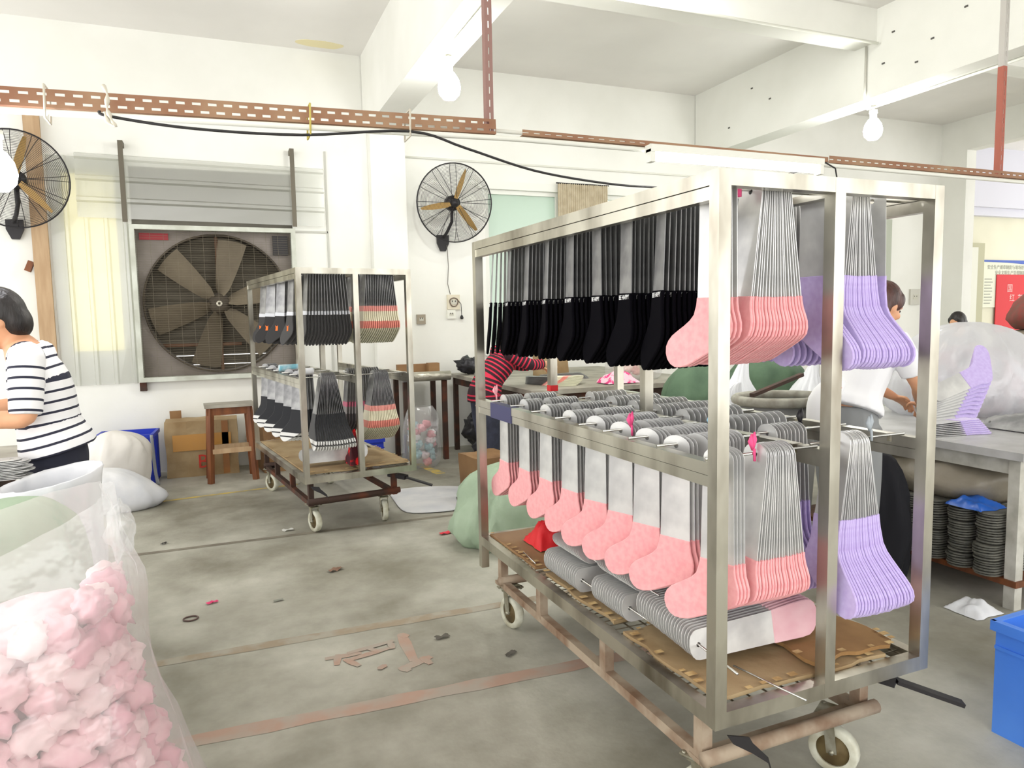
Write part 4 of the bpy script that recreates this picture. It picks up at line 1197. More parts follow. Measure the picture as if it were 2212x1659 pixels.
# things on the middle rails of the second rack
tag(G().tube([(0, 0, 0), (0.16, 0.02, 0)], 0.028, 12).obj('sock_roll', mat('white_teal', (220, 226, 228), 0.8, col2=(120, 180, 196), scale=14)), 'white and teal rolled socks lying on the middle rail of the second rack', 'rolled socks').matrix_world = RS @ Matrix.Translation((0.05, 0.87, ZMID + 0.029))
tag(G().tube([(0, 0, 0), (0.10, 0.02, 0)], 0.026, 12).obj('sock_roll', M_whitesack), 'white rolled socks lying on the middle rail of the second rack', 'rolled socks').matrix_world = RS @ Matrix.Translation((0.08, 0.35, ZMID + 0.028))

# ================================================================== PEOPLE
def fuse(g, name, m, voxel=0.008, smooth=3, parent=None, chains=None):
    """weld overlapping closed lofts into one continuous skin"""
    me = g.mesh(name)
    o = bpy.data.objects.new(name, me)
    COL.objects.link(o)
    r = o.modifiers.new('remesh', 'REMESH'); r.mode = 'VOXEL'; r.voxel_size = voxel
    s = o.modifiers.new('smooth', 'SMOOTH'); s.iterations = smooth; s.factor = 0.5
    dg = bpy.context.evaluated_depsgraph_get()
    me2 = bpy.data.meshes.new_from_object(o.evaluated_get(dg))
    bpy.data.objects.remove(o); bpy.data.meshes.remove(me)
    me2.name = name
    me2.materials.clear(); me2.materials.append(m)
    me2.polygons.foreach_set('use_smooth', [True] * len(me2.polygons))
    if chains:
        at = me2.attributes.new('stripe', 'FLOAT', 'POINT')
        vals = []
        for v in me2.vertices:
            best = None
            for pts, rad, off in chains:
                acc = 0.0
                for i in range(len(pts) - 1):
                    a, b = pts[i], pts[i + 1]
                    d = b - a; L = d.length
                    t = max(-0.3 if i == 0 else 0, min(1.3 if i == len(pts) - 2 else 1, (v.co - a).dot(d) / (L * L)))
                    dist = (v.co - (a + d * t)).length / rad
                    if best is None or dist < best[0]:
                        best = (dist, acc + t * L + off)
                    acc += L
            vals.append(best[1])
        at.data.foreach_set('value', vals)
    o = bpy.data.objects.new(name, me2)
    COL.objects.link(o)
    if parent is not None:
        o.parent = parent
    return o

def loft(g, pts, rad, side=(0, 1, 0), n=14, k=4, round_ends=True):
    P = crom(pts, k)
    RR = crom([Vector((r[0], r[1], 0)) if isinstance(r, tuple) else Vector((r, r, 0)) for r in rad], k)
    if round_ends:
        d0 = (P[0] - P[1]).normalized(); d1 = (P[-1] - P[-2]).normalized()
        m0 = min(RR[0].x, RR[0].y); m1 = min(RR[-1].x, RR[-1].y)
        P = [P[0] + d0 * m0 * 0.85, P[0] + d0 * m0 * 0.5] + P + [P[-1] + d1 * m1 * 0.5, P[-1] + d1 * m1 * 0.85]
        RR = [RR[0] * 0.35, RR[0] * 0.82] + RR + [RR[-1] * 0.82, RR[-1] * 0.35]
    vs = []
    m = len(P)
    for i, p in enumerate(P):
        t = (P[min(i + 1, m - 1)] - P[max(i - 1, 0)]).normalized()
        s = Vector(side); s = s - t * s.dot(t)
        if s.length < 1e-3:
            s = Vector((1, 0, 0)) - t * t.x
        s.normalize(); w = t.cross(s)
        for q in range(n):
            a = 2 * pi * q / n
            vs.append(p + s * cos(a) * RR[i].x + w * sin(a) * RR[i].y)
    fs = [(i * n + q, i * n + (q + 1) % n, (i + 1) * n + (q + 1) % n, (i + 1) * n + q) for i in range(m - 1) for q in range(n)]
    fs.append(tuple(range(n - 1, -1, -1))); fs.append(tuple(range((m - 1) * n, m * n)))
    return g.add(vs, fs, True)

def ell(g, c, r, R=None, nu=16, nv=10):
    vs = []; fs = []
    c = Vector(c)
    for j in range(nv + 1):
        ph = pi * j / nv
        for i in range(nu):
            a = 2 * pi * i / nu
            p = Vector((r[0] * sin(ph) * cos(a), r[1] * sin(ph) * sin(a), r[2] * cos(ph)))
            if R is not None: p = R @ p
            vs.append(c + p)
    for j in range(nv):
        for i in range(nu):
            fs.append((j * nu + i, j * nu + (i + 1) % nu, (j + 1) * nu + (i + 1) % nu, (j + 1) * nu + i))
    return g.add(vs, fs, True)

def stripe_mat(name, base, line, pitch, width):
    m = bpy.data.materials.new(name); m.use_nodes = True
    nt = m.node_tree; L = nt.links.new
    b = nt.nodes['Principled BSDF']; b.inputs['Roughness'].default_value = 0.85
    at = nt.nodes.new('ShaderNodeAttribute'); at.attribute_name = 'stripe'
    md = nt.nodes.new('ShaderNodeMath'); md.operation = 'FLOORED_MODULO'; md.inputs[1].default_value = pitch
    L(at.outputs['Fac'], md.inputs[0])
    lt = nt.nodes.new('ShaderNodeMath'); lt.operation = 'LESS_THAN'; lt.inputs[1].default_value = width
    L(md.outputs[0], lt.inputs[0])
    mx = nt.nodes.new('ShaderNodeMixRGB'); mx.inputs[1].default_value = srgb(base); mx.inputs[2].default_value = srgb(line)
    L(lt.outputs[0], mx.inputs[0]); L(mx.outputs[0], b.inputs['Base Color'])
    MATS[name] = m
    return m

def V(*a):
    return Vector(a)

def hand(g, wrist, d, palm_n, side):
    """palm, four unequal curled fingers and a thumb; d = pointing direction, palm_n = palm normal, side = thumb side"""
    d = d.normalized(); n = palm_n - d * palm_n.dot(d); n.normalize(); s = d.cross(n) * side
    c = wrist + d * 0.045
    loft(g, [wrist, wrist + d * 0.03, wrist + d * 0.075], [(0.026, 0.018), (0.036, 0.016), (0.038, 0.013)], side=s, n=10, k=3)
    for i, (o, L) in enumerate(((0.029, 0.068), (0.010, 0.077), (-0.010, 0.072), (-0.028, 0.056))):
        b = wrist + d * 0.07 + s * o
        k1 = b + d * L * 0.45 + n * 0.006
        k2 = k1 + (d * 0.8 + n * 0.6).normalized() * L * 0.32
        k3 = k2 + (d * 0.4 + n * 0.9).normalized() * L * 0.28
        loft(g, [b, k1, k2, k3], [0.0092, 0.0088, 0.008, 0.007], side=s, n=8, k=3)
    b = wrist + d * 0.025 + s * 0.03
    loft(g, [b, b + (d * 0.6 + s * 0.8).normalized() * 0.032, b + (d * 0.75 + s * 0.75 + n * 0.3).normalized() * 0.06], [0.012, 0.0105, 0.008], side=n, n=8, k=3)

def person(label, base, rz, J, shirt, pants, hair, hair_long=0.0, sleeve=0.45, stripes=False, extra=None, shirt_low=None, shoe=(60, 56, 56), head_pitch=-0.3, voxel=0.0085):
    e_mat = M_skin
    g = G()
    hip, waist, chest, neck, head = (V(*J[k]) for k in ('hip', 'waist', 'chest', 'neck', 'head'))
    spine = [hip + V(0, 0, -0.08), hip, waist, chest, neck + V(0, 0, -0.02)]
    rads = [(0.120, 0.095), (0.132, 0.10), (0.118, 0.092), (0.142, 0.098), (0.10, 0.07)]
    loft(g, spine, rads)
    loft(g, [neck + V(-0.015, 0, -0.05), neck, head + V(-0.02, 0, -0.07)], [0.058, 0.05, 0.052])
    HR = Matrix.Rotation(-head_pitch, 3, 'Y')
    hp = lambda x, y, z: head + HR @ V(x, y, z)
    ell(g, head, (0.093, 0.074, 0.108), HR)
    ell(g, hp(0.022, 0, -0.06), (0.066, 0.056, 0.062), HR)             # jaw
    ell(g, hp(0.078, 0, -0.105), (0.018, 0.022, 0.014), HR)            # chin
    loft(g, [hp(0.088, 0, 0.012), hp(0.106, 0, -0.025), hp(0.098, 0, -0.036)], [0.009, 0.014, 0.011], n=8)   # nose
    for s in (-1, 1):
        ell(g, hp(-0.005, s * 0.076, -0.015), (0.019, 0.008, 0.032), HR, 10, 8)   # ears
        ell(g, hp(0.072, s * 0.038, -0.03), (0.022, 0.024, 0.022), HR, 10, 8)     # cheek
        ell(g, hp(0.083, s * 0.03, 0.022), (0.012, 0.026, 0.008), HR, 10, 6)      # brow
    ell(g, hp(0.090, 0, -0.062), (0.011, 0.022, 0.006), HR, 10, 6)     # lips
    ell(g, hp(0.087, 0, -0.075), (0.011, 0.018, 0.006), HR, 10, 6)
    arms = []
    for s, k in ((1, 'L'), (-1, 'R')):
        sh, el, wr = V(*J['sh' + k]), V(*J['el' + k]), V(*J['wr' + k])
        arms.append((sh, el, wr))
        loft(g, [chest.lerp(neck, 0.6) + V(0, s * 0.06, 0), sh, sh.lerp(el, 0.5), el, el.lerp(wr, 0.4), wr], [0.06, 0.054, 0.046, 0.038, 0.037, 0.025])
        hand(g, wr, (wr - el), V(0, -s * 0.3, -1), -s)
    legs = []
    for s, k in ((1, 'L'), (-1, 'R')):
        kn, an = V(*J['kn' + k]), V(*J['an' + k])
        th = hip + V(0, s * 0.085, -0.06)
        legs.append((th, kn, an))
        loft(g, [th, th.lerp(kn, 0.5), kn, kn.lerp(an, 0.35), an], [0.085, 0.074, 0.054, 0.052, 0.036])
        loft(g, [an + V(-0.03, 0, -0.03), an + V(0.05, 0, -0.045), an + V(0.14, 0, -0.052)], [(0.034, 0.03), (0.038, 0.026), (0.034, 0.018)])
    body = fuse(g, 'person', M_skin, voxel, 3)
    body.location = (base[0], base[1], 0); body.rotation_euler = (0, 0, rz)
    tag(body, label, 'person')
    # shirt
    gs = G()
    low = shirt_low if shirt_low is not None else hip + V(0, 0, -0.06)
    sp = [low, hip + V(0, 0, 0.0) if low.z < hip.z - 0.01 else low.lerp(waist, 0.4), waist, chest, neck + V(-0.005, 0, -0.015)]
    loft(gs, sp, [(0.188, 0.152), (0.178, 0.143), (0.152, 0.124), (0.164, 0.118), (0.085, 0.07)], round_ends=False)
    chains = [(sp, 0.155, 0.0)]
    for (sh, el, wr), s in zip(arms, (1, -1)):
        if sleeve <= 1:
            end = sh.lerp(el, sleeve)
            pts = [chest.lerp(neck, 0.6) + V(0, s * 0.07, 0), sh, end]
            rr = [0.07, 0.067, 0.06]
        else:
            end = el.lerp(wr, sleeve - 1)
            pts = [chest.lerp(neck, 0.6) + V(0, s * 0.07, 0), sh, el, end]
            rr = [0.07, 0.066, 0.052, 0.045]
        loft(gs, pts, rr, round_ends=False)
        chains.append((pts, 0.062, 0.0))
    so = fuse(gs, 'shirt', shirt, 0.009, 3, body, chains if stripes else None)
    # trousers
    gp = G()
    loft(gp, [hip + V(0, 0, -0.10), hip + V(0, 0, 0.0), hip + V(0, 0, 0.075)], [(0.150, 0.118), (0.160, 0.126), (0.142, 0.110)], round_ends=False)
    for th, kn, an in legs:
        loft(gp, [th + V(0, 0, 0.02), th.lerp(kn, 0.5), kn, an + V(0, 0, 0.05)], [0.10, 0.090, 0.070, 0.058], round_ends=False)
    fuse(gp, 'trousers', pants, 0.011, 3, body)
    # hair
    gh = G()
    ell(gh, hp(-0.018, 0, 0.022), (0.098, 0.088, 0.106), HR)
    ell(gh, hp(-0.045, 0, -0.03), (0.066, 0.078, 0.085), HR)
    for s in (-1, 1):
        ell(gh, hp(0.022, s * 0.066, 0.03), (0.038, 0.022, 0.05), HR, 10, 8)
    if hair_long:
        loft(gh, [hp(-0.05, 0, -0.02), hp(-0.085, 0, -0.10), hp(-0.08, 0, -0.10 - hair_long)], [(0.07, 0.05), (0.055, 0.035), (0.03, 0.02)])
    fuse(gh, 'hair', hair, 0.009, 2, body)
    for s in (-1, 1):
        ge = G(); ell(ge, hp(0.0845, s * 0.031, 0.004), (0.010, 0.013, 0.008), HR, 10, 8)
        ge.obj('eye', mat('eye_dark', (46, 34, 30), 0.3), body)
    for th, kn, an in legs:
        gg = G()
        loft(gg, [an + V(-0.04, 0, -0.04), an + V(0.05, 0, -0.05), an + V(0.16, 0, -0.055)], [(0.042, 0.035), (0.046, 0.030), (0.040, 0.022)])
        gg.obj('shoe', mat('shoe_%d' % shoe[0], shoe, 0.7), body)
    return body

M_navy = mat('dark_navy_trousers', (34, 36, 52), 0.85)
M_jeans = mat('dark_jeans', (58, 62, 80), 0.85, col2=(46, 50, 66), scale=20)
M_greyshort = mat('grey_trousers', (136, 138, 138), 0.85)
M_tee = mat('white_tee', (238, 238, 240), 0.85)
J1 = dict(hip=(.06, 0, .95), waist=(.075, 0, 1.09), chest=(.10, 0, 1.27), neck=(.15, 0, 1.425), head=(.225, 0, 1.54),
          shL=(.11, .165, 1.365), elL=(.12, .215, 1.14), wrL=(.36, .16, 1.12), shR=(.11, -.165, 1.365), elR=(.18, -.21, 1.16), wrR=(.41, -.12, 1.13),
          knL=(.08, .10, .50), anL=(.05, .10, .08), knR=(.08, -.10, .50), anR=(.07, -.10, .08))
p1 = person('person in a white shirt with thin navy stripes, bent over a worktable', (-0.625, 3.60), 3.18, J1, stripe_mat('navy_stripe', (240, 240, 242), (40, 42, 60), 0.043, 0.010), M_navy, M_hair, stripes=True, sleeve=0.96, head_pitch=-0.45, shirt_low=V(.045, 0, .965))
J2 = dict(hip=(0, 0, .86), waist=(.05, 0, .98), chest=(.17, 0, 1.12), neck=(.24, 0, 1.24), head=(.31, 0, 1.35),
          shL=(.18, .15, 1.19), elL=(.36, .19, 1.08), wrL=(.54, .10, 1.05), shR=(.18, -.15, 1.19), elR=(.33, -.20, 1.10), wrR=(.54, -.13, 1.09),
          knL=(.02, .09, .46), anL=(0, .09, .08), knR=(.02, -.09, .46), anR=(0, -.09, .08))
person('person in a dark top with crimson stripes, leaning over the far worktable', (2.10, 5.80), 0.05, J2, stripe_mat('crimson_stripe', (48, 24, 34), (214, 46, 76), 0.036, 0.013), M_jeans, M_hairb, hair_long=0.12, stripes=True, sleeve=1.75, head_pitch=-0.5)
J3 = dict(hip=(0, 0, .94), waist=(.04, 0, 1.08), chest=(.11, 0, 1.24), neck=(.18, 0, 1.41), head=(.255, 0, 1.53),
          shL=(.13, .165, 1.35), elL=(.28, .20, 1.14), wrL=(.48, .10, 1.02), shR=(.13, -.165, 1.35), elR=(.25, -.215, 1.12), wrR=(.44, -.10, 1.00),
          knL=(.02, .10, .48), anL=(0, .10, .08), knR=(.02, -.10, .48), anR=(0, -.10, .08))
p3 = person('person in a white tee shirt, back turned, sorting lilac socks at a worktable', (3.02, 2.78), 0.06, J3, M_tee, M_greyshort, M_hairb, sleeve=0.75, head_pitch=-0.5, shirt_low=V(0, 0, .99))
J4 = dict(hip=(0, 0, .80), waist=(.03, 0, .93), chest=(.08, 0, 1.09), neck=(.12, 0, 1.22), head=(.17, 0, 1.345),
          shL=(.09, .15, 1.18), elL=(.15, .19, .97), wrL=(.36, .12, .96), shR=(.09, -.15, 1.18), elR=(.15, -.19, .97), wrR=(.36, -.12, .96),
          knL=(.02, .09, .42), anL=(0, .09, .08), knR=(.02, -.09, .42), anR=(0, -.09, .08))
person('person with black hair half hidden behind the big cloudy plastic bag', (8.40, 5.98), pi, J4, mat('grey_top', (150, 150, 156), 0.85), M_navy, M_hair, head_pitch=-0.5, voxel=0.011)
# striped white jacket tied at the waist of the worker in white
gj = G()
loft(gj, [V(2.87, 2.72, 1.14), V(2.80, 2.73, 1.05), V(2.79, 2.74, 0.90)], [(0.05, 0.05), (0.085, 0.06), (0.075, 0.045)])
jk = gj.obj('tied_jacket', M_tee)
tag(jk, 'white jacket with red stripes tied at the waist of the worker in white', 'jacket')
for dx in (0.0, 0.022):
    G().tube(crom([(2.825 + dx * 0.5, 2.655, 1.125), (2.775 + dx, 2.655, 1.07), (2.75 + dx, 2.668, 0.96)], 4), 0.006, 6).obj('red_stripe', M_red, jk)

# ================================================================== SACKS AND BAGS
def sack(name, label, cx, cy, rings, m, seed=0, n=40, wr=0.06, cat='sack', group=None, rz=0.0, open_top=False, k=3, tilt=(0, 0), fr=2.2, fold=0.022):
    """rings: (z, rx, ry, dx, dy)"""
    RR = []
    P = crom([Vector((r[0], r[1], r[2])) for r in rings], k)
    Q = crom([Vector((r[3] if len(r) > 3 else 0, r[4] if len(r) > 4 else 0, 0)) for r in rings], k)
    vs = []
    for p, q in zip(P, Q):
        for i in range(n):
            a = 2 * pi * i / n
            ca, sa = cos(a), sin(a)
            w = 1 + wr * (nz(ca * fr + seed, sa * fr, p.x * 5) + 0.5 * nz(ca * fr * 2.5, sa * fr * 2.5 + seed, p.x * 11))
            w += fold * sin(9 * a + 5 * nz(seed, p.x * 2.5) + p.x * 5 * nz(seed * 1.3, 4.2)) * (0.3 + abs(nz(ca * 2 + seed, sa * 2, p.x * 3)) * 2)
            fo = 1 - abs(nz(ca * fr * 1.6 + seed * 2 + p.x * 1.5, sa * fr * 1.6, p.x * 2.5 + seed))
            w -= wr * 0.7 * max(0.0, fo - 0.78) / 0.22
            x = p.y * ca * w + q.x; y = p.z * sa * w + q.y
            vs.append((x, y, max(p.x + tilt[0] * x * p.x + tilt[1] * y * p.x, 0.003)))
    m_ = len(P)
    fs = [(j * n + i, j * n + (i + 1) % n, (j + 1) * n + (i + 1) % n, (j + 1) * n + i) for j in range(m_ - 1) for i in range(n)]
    fs.append(tuple(range(n - 1, -1, -1)))
    if not open_top:
        fs.append(tuple(range((m_ - 1) * n, m_ * n)))
    o = G().add(vs, fs, True).obj(name, m, None, (cx, cy, 0), (0, 0, rz))
    return tag(o, label, cat, group)

# crumpled sock clumps
def clump_mesh(seed, m):
    g = G()
    def f(u, v):
        a = 2 * pi * u; ph = pi * (0.02 + 0.96 * v)
        d = Vector((sin(ph) * cos(a), sin(ph) * sin(a), cos(ph)))
        r = 0.95 + 0.40 * noise.noise(d * 1.6 + Vector((seed, 0, 0))) + 0.60 * abs(noise.noise(d * 3.2 + Vector((0, seed, 0)))) - 0.25 * max(0, 0.5 - 4 * abs(noise.noise(d * 2.4 + Vector((0, 0, seed)))))
        return tuple(d * r * 0.05)
    n, mm = 20, 13
    vs = [f(i / n, j / (mm - 1)) for j in range(mm) for i in range(n)]
    fs = [(j * n + i, j * n + (i + 1) % n, (j + 1) * n + (i + 1) % n, (j + 1) * n + i) for j in range(mm - 1) for i in range(n)]
    fs += [tuple(range(n - 1, -1, -1)), tuple(range((mm - 1) * n, mm * n))]
    return g.add(vs, fs, True).mesh('sock_clump', m)
CL_PINK = [clump_mesh(s * 3.7, m) for s, m in enumerate((M_palepink, mat('pale_pink_b', (242, 212, 215), 0.9, sheen=0.3), M_palepink, mat('pale_pink_c', (228, 172, 184), 0.9, sheen=0.3)))]

BX, BY = -0.66, 2.20
prof = [(0.003, 0.46, 0.36, 0.04), (0.06, 0.54, 0.40, 0.04), (0.30, 0.47, 0.37, 0.02), (0.55, 0.43, 0.35, 0.0), (0.70, 0.42, 0.34, 0.0), (0.80, 0.385, 0.31, 0.0), (0.88, 0.36, 0.28, 0.01), (0.935, 0.35, 0.25, 0.015)]
sack('plastic_sack', 'tall open clear plastic sack stuffed with pale pink socks', BX, BY, prof, M_film, 4, 64, 0.05, 'bag', open_top=True, tilt=(0.36, 0.10), fr=3.0)
G().prism([(0.0, 0.0), (0.13, -0.03), (0.03, -0.12), (-0.05, -0.1)], 0.003, lambda u, v, w: (0.50 + u, -0.02 + v + 0.22, 0.012 + w)).obj('loose_corner', M_film, bpy.data.objects['plastic_sack'])
def prof_at(z):
    for a, b in zip(prof, prof[1:]):
        if a[0] <= z <= b[0]:
            t = (z - a[0]) / (b[0] - a[0]); return a[1] + (b[1] - a[1]) * t, a[2] + (b[2] - a[2]) * t, a[3] + (b[3] - a[3]) * t
    return prof[-1][1:4]
core = [(z, prof_at(z)[0] - 0.14, prof_at(z)[1] - 0.14, prof_at(z)[2]) for z in (0.02, 0.1, 0.3, 0.5, 0.62, 0.69)] + [(0.71, 0.12, 0.08, 0.0)]
co = sack('pink_sock_heap', 'dense heap of pale pink socks inside the clear sack', BX, BY, core, M_palepink, 9, 40, 0.12, 'socks', tilt=(0.36, 0.10))
co['kind'] = 'stuff'
cnt = 0
rnd = random.Random(3)
z = 0.075
row = 0
while z < 0.735:
    rx, ry, dx = prof_at(z)
    rx -= 0.074; ry -= 0.074
    per = pi * (rx + ry)
    nn = int(per / 0.082)
    for i in range(nn):
        a = 2 * pi * (i + 0.5 * (row % 2)) / nn + rnd.uniform(-0.05, 0.05)
        if sin(a) > 0.55:      # the hidden rear stays as the heap
            continue
        x = BX + dx + rx * cos(a) * rnd.uniform(0.93, 1.0); y = BY + ry * sin(a) * rnd.uniform(0.93, 1.0)
        M = Matrix.Translation((x, y, max(0.055, z * (1 + 0.36 * (x - BX) + 0.10 * (y - BY)) + rnd.uniform(-0.012, 0.012)))) @ Matrix.Rotation(rnd.uniform(0, 6), 4, 'Z') @ Matrix.Rotation(rnd.uniform(0, 3), 4, 'X') @ Matrix.Diagonal((1.05, 0.85, 0.8, 1))
        o = instance('sock_clump', CL_PINK[rnd.randrange(4)], M)
        tag(o, 'crumpled pale pink sock pressed against the wall of the clear sack', 'sock', 'pale pink socks in the clear sack')
        cnt += 1
    z += 0.069; row += 1
# a crumpled twist of film on the sack's shoulder
def crumple(name, label, c, s, m, seed, cat='plastic', rest=None):
    g = G()
    n, mm = 22, 12
    vs = []
    for j in range(mm):
        for i in range(n):
            a = 2 * pi * i / n; ph = pi * (0.03 + 0.94 * j / (mm - 1))
            d = Vector((sin(ph) * cos(a), sin(ph) * sin(a), cos(ph)))
            r = 1 + 0.55 * noise.noise(d * 2.2 + Vector((seed, 0, 0))) + 0.3 * noise.noise(d * 5 + Vector((0, seed, 0)))
            vs.append((d.x * r * s[0], d.y * r * s[1], d.z * r * s[2]))
    zmin = min(v[2] for v in vs)
    if rest is not None:
        c = (c[0], c[1], rest - zmin - 0.002)
    fs = [(j * n + i, j * n + (i + 1) % n, (j + 1) * n + (i + 1) % n, (j + 1) * n + i) for j in range(mm - 1) for i in range(n)]
    fs += [tuple(range(n - 1, -1, -1)), tuple(range((mm - 1) * n, mm * n))]
    o = g.add(vs, fs, True).obj(name, m, None, c)
    return tag(o, label, cat)
crumple('film_twist', 'crumpled twist of clear film on the shoulder of the pink sock sack', (-0.285, 2.22, 0.93), (0.035, 0.05, 0.07), M_film, 3)

sack('woven_sack', 'pale green woven sack standing beside the clear sack of pink socks', -0.66, 2.78, [(0.003, 0.20, 0.15), (0.1, 0.23, 0.17), (0.5, 0.22, 0.165), (0.80, 0.20, 0.15), (0.91, 0.12, 0.09), (0.935, 0.04, 0.03)], M_greensack, 2, wr=0.08)
sack('woven_sack', 'white woven sack standing open in front of the striped-shirt worker', -0.62, 3.17, [(0.003, 0.14, 0.12), (0.2, 0.17, 0.15), (0.6, 0.165, 0.145), (0.80, 0.16, 0.14), (0.925, 0.175, 0.15), (0.89, 0.155, 0.13), (0.78, 0.14, 0.12)], M_whitesack, 5, wr=0.09, open_top=True, tilt=(0.2, 0.1))
sack('woven_sack', 'white woven sack lying by the blue crate, printed side up', -0.88, 6.58, [(0.003, 0.34, 0.22), (0.07, 0.40, 0.27), (0.2, 0.32, 0.24, -0.03), (0.30, 0.2, 0.16, -0.06), (0.34, 0.05, 0.05, -0.08)], M_whitesack, 7, wr=0.10)
sack('woven_sack', 'off-white limp sack heaped on top of the printed white sack', -0.94, 7.12, [(0.003, 0.28, 0.18), (0.2, 0.31, 0.2), (0.42, 0.26, 0.2, 0.05), (0.53, 0.16, 0.12, 0.05), (0.57, 0.04, 0.04, 0.03)], mat('offwhite_woven', (222, 218, 212), 0.8, bump=0.3, bscale=8), 9, wr=0.14)
sack('woven_sack', 'big pale green woven sack slumped behind the loaded rack', 1.78, 4.42, [(0.003, 0.36, 0.30), (0.1, 0.40, 0.34), (0.3, 0.37, 0.32), (0.45, 0.28, 0.25), (0.52, 0.12, 0.1), (0.54, 0.03, 0.03)], M_greensack, 12, wr=0.15, n=64, fr=3.2)
# flat white cloth on the floor
cl = [(1.33, 6.10), (1.62, 6.12), (1.97, 5.95), (1.76, 5.62), (1.70, 5.30), (1.50, 5.27), (1.28, 5.38), (1.27, 5.75)]
clp = [(p.x, p.y) for p in crom([Vector((a, b, 0)) for a, b in cl], 4, True)]
tag(G().prism(clp, 0.006, lambda u, v, w: (u, v, 0.005 + w + 0.006 * (0.6 + nz(u * 6, v * 6)))).obj('floor_cloth', M_whitesack), 'flat white cloth sack spread on the floor between the racks', 'cloth')

# ================================================================== CRATES, CARTONS, STOOL
def crate(name, label, c, d, m, m_in, rz=0.0, ribs=3, t=0.012):
    e = empty(name, (c[0], c[1], 0), rz)
    tag(e, label, 'crate')
    X, Y, Z = d
    G().b2((-X / 2, -Y / 2, 0), (X / 2, Y / 2, t)).obj('base', m, e)
    for s in (-1, 1):
        G().b2((s * X / 2 - (t if s > 0 else 0), -Y / 2, t), (s * X / 2 + (0 if s > 0 else t), Y / 2, Z)).obj('side_wall', m, e)
        G().b2((-X / 2 + t, s * Y / 2 - (t if s > 0 else 0), t), (X / 2 - t, s * Y / 2 + (0 if s > 0 else t), Z)).obj('end_wall', m, e)
        G().b2((s * (X / 2 + 0.006) - 0.008, -Y / 2 - 0.012, Z - 0.035), (s * (X / 2 + 0.006) + 0.008, Y / 2 + 0.012, Z)).obj('rim', m, e)
        G().b2((-X / 2 - 0.012, s * (Y / 2 + 0.006) - 0.008, Z - 0.035), (X / 2 + 0.012, s * (Y / 2 + 0.006) + 0.008, Z)).obj('rim', m, e)
    for i in range(ribs):
        f = (i + 1) / (ribs + 1) - 0.5
        for s in (-1, 1):
            G().b2((s * (X / 2 + 0.004) - 0.004, f * Y - 0.008, 0.02), (s * (X / 2 + 0.004) + 0.004, f * Y + 0.008, Z - 0.035)).obj('rib', m, e)
            G().b2((f * X - 0.008, s * (Y / 2 + 0.004) - 0.004, 0.02), (f * X + 0.008, s * (Y / 2 + 0.004) + 0.004, Z - 0.035)).obj('rib', m, e)
    G().b2((-X / 2 - 0.006, -Y / 2 - 0.006, Z - 0.10), (X / 2 + 0.006, -Y / 2, Z - 0.088)).b2((-X / 2 - 0.006, -Y / 2, Z - 0.10), (-X / 2, Y / 2, Z - 0.088)).obj('band', m, e)
    return e
crate('plastic_crate', 'light blue plastic crate on the floor beside the loaded rack', (2.78, 1.37), (0.60, 0.50, 0.41), mat('light_blue_plastic', (66, 124, 222), 0.4, col2=(84, 142, 232), scale=1.5), M_blue, 0.03)
cb = crate('plastic_crate', 'deep blue plastic crate against the wall beside the taped carton', (-0.86, 7.62), (0.48, 0.40, 0.48), M_bluein, M_bluein, -0.06)
tag(G().tube(crom([(-0.635, 7.40, 0.475), (-0.63, 7.405, 0.3), (-0.62, 7.395, 0.12), (-0.60, 7.36, 0.006)], 4), 0.016, 6).obj('dangling_strip', mat('grey_strip', (160, 164, 168), 0.8)), 'grey cloth strip dangling from the deep blue crate', 'strip')
crate('plastic_crate', 'deep blue crate on the floor behind the second rack', (1.25, 7.45), (0.5, 0.36, 0.28), M_bluein, M_bluein, 0.1)

def carton(label, c, d, m, rz=0.0, flaps=True, tape=True, letter=None):
    e = empty('carton', (c[0], c[1], c[2] if len(c) > 2 else 0), rz)
    tag(e, label, 'carton')
    X, Y, Z = d
    g = G()
    nx = 8
    def wob(p):
        return (p[0] + 0.012 * nz(p[0] * 3, p[1] * 3, p[2] * 4), p[1] + 0.02 * nz(p[0] * 4 + 5, p[1] * 3, p[2] * 4), p[2] + (0.02 * nz(p[0] * 5, p[1] * 5) if p[2] > 0.1 else 0))
    for s in (-1, 1):
        g.grid(nx, nx, lambda u, v: wob(((u - .5) * X, s * Y / 2, v * Z)), False)
        g.grid(nx, nx, lambda u, v: wob((s * X / 2, (u - .5) * Y, v * Z)), False)
    g.grid(nx, nx, lambda u, v: wob(((u - .5) * X, (v - .5) * Y, Z)), False)
    g.grid(3, 3, lambda u, v: ((u - .5) * X, (v - .5) * Y, 0.001), False)
    g.obj('box_walls', m, e)
    if flaps:
        G().box((-X * 0.36, Y * 0.3, Z + 0.04), (X * 0.16, 0.008, 0.09), Matrix.Rotation(0.2, 3, 'X')).obj('flap', M_cardd, e)
    if tape:
        G().box((X * 0.32, -Y / 2 - 0.013, Z / 2), (0.06, 0.002, Z * 0.96)).obj('packing_tape', mat('brown_tape', (150, 98, 48), 0.25), e)
        G().box((0, -Y / 2 - 0.013, Z * 0.62), (X * 0.8, 0.002, 0.16)).obj('clear_tape', mat('glossy_tape', (190, 140, 76), 0.12), e)
    if letter:
        o = instance('lettering', text_mesh(letter, 0.19, mat('red_stamp', (192, 52, 38), 0.7), 0.001)); o.parent = e
        o.location = (0.0, -Y / 2 - 0.022, Z * 0.26); o.rotation_euler = (pi / 2, 0, 0)
    return e
carton('large taped brown carton with a red letter against the wall', (-0.21, 7.78), (0.66, 0.32, 0.55), M_card, 0.0, letter='B')
carton('brown carton behind the wooden stool and second rack', (0.62, 7.70), (0.60, 0.40, 0.50), M_cardd, 0.15, tape=False)
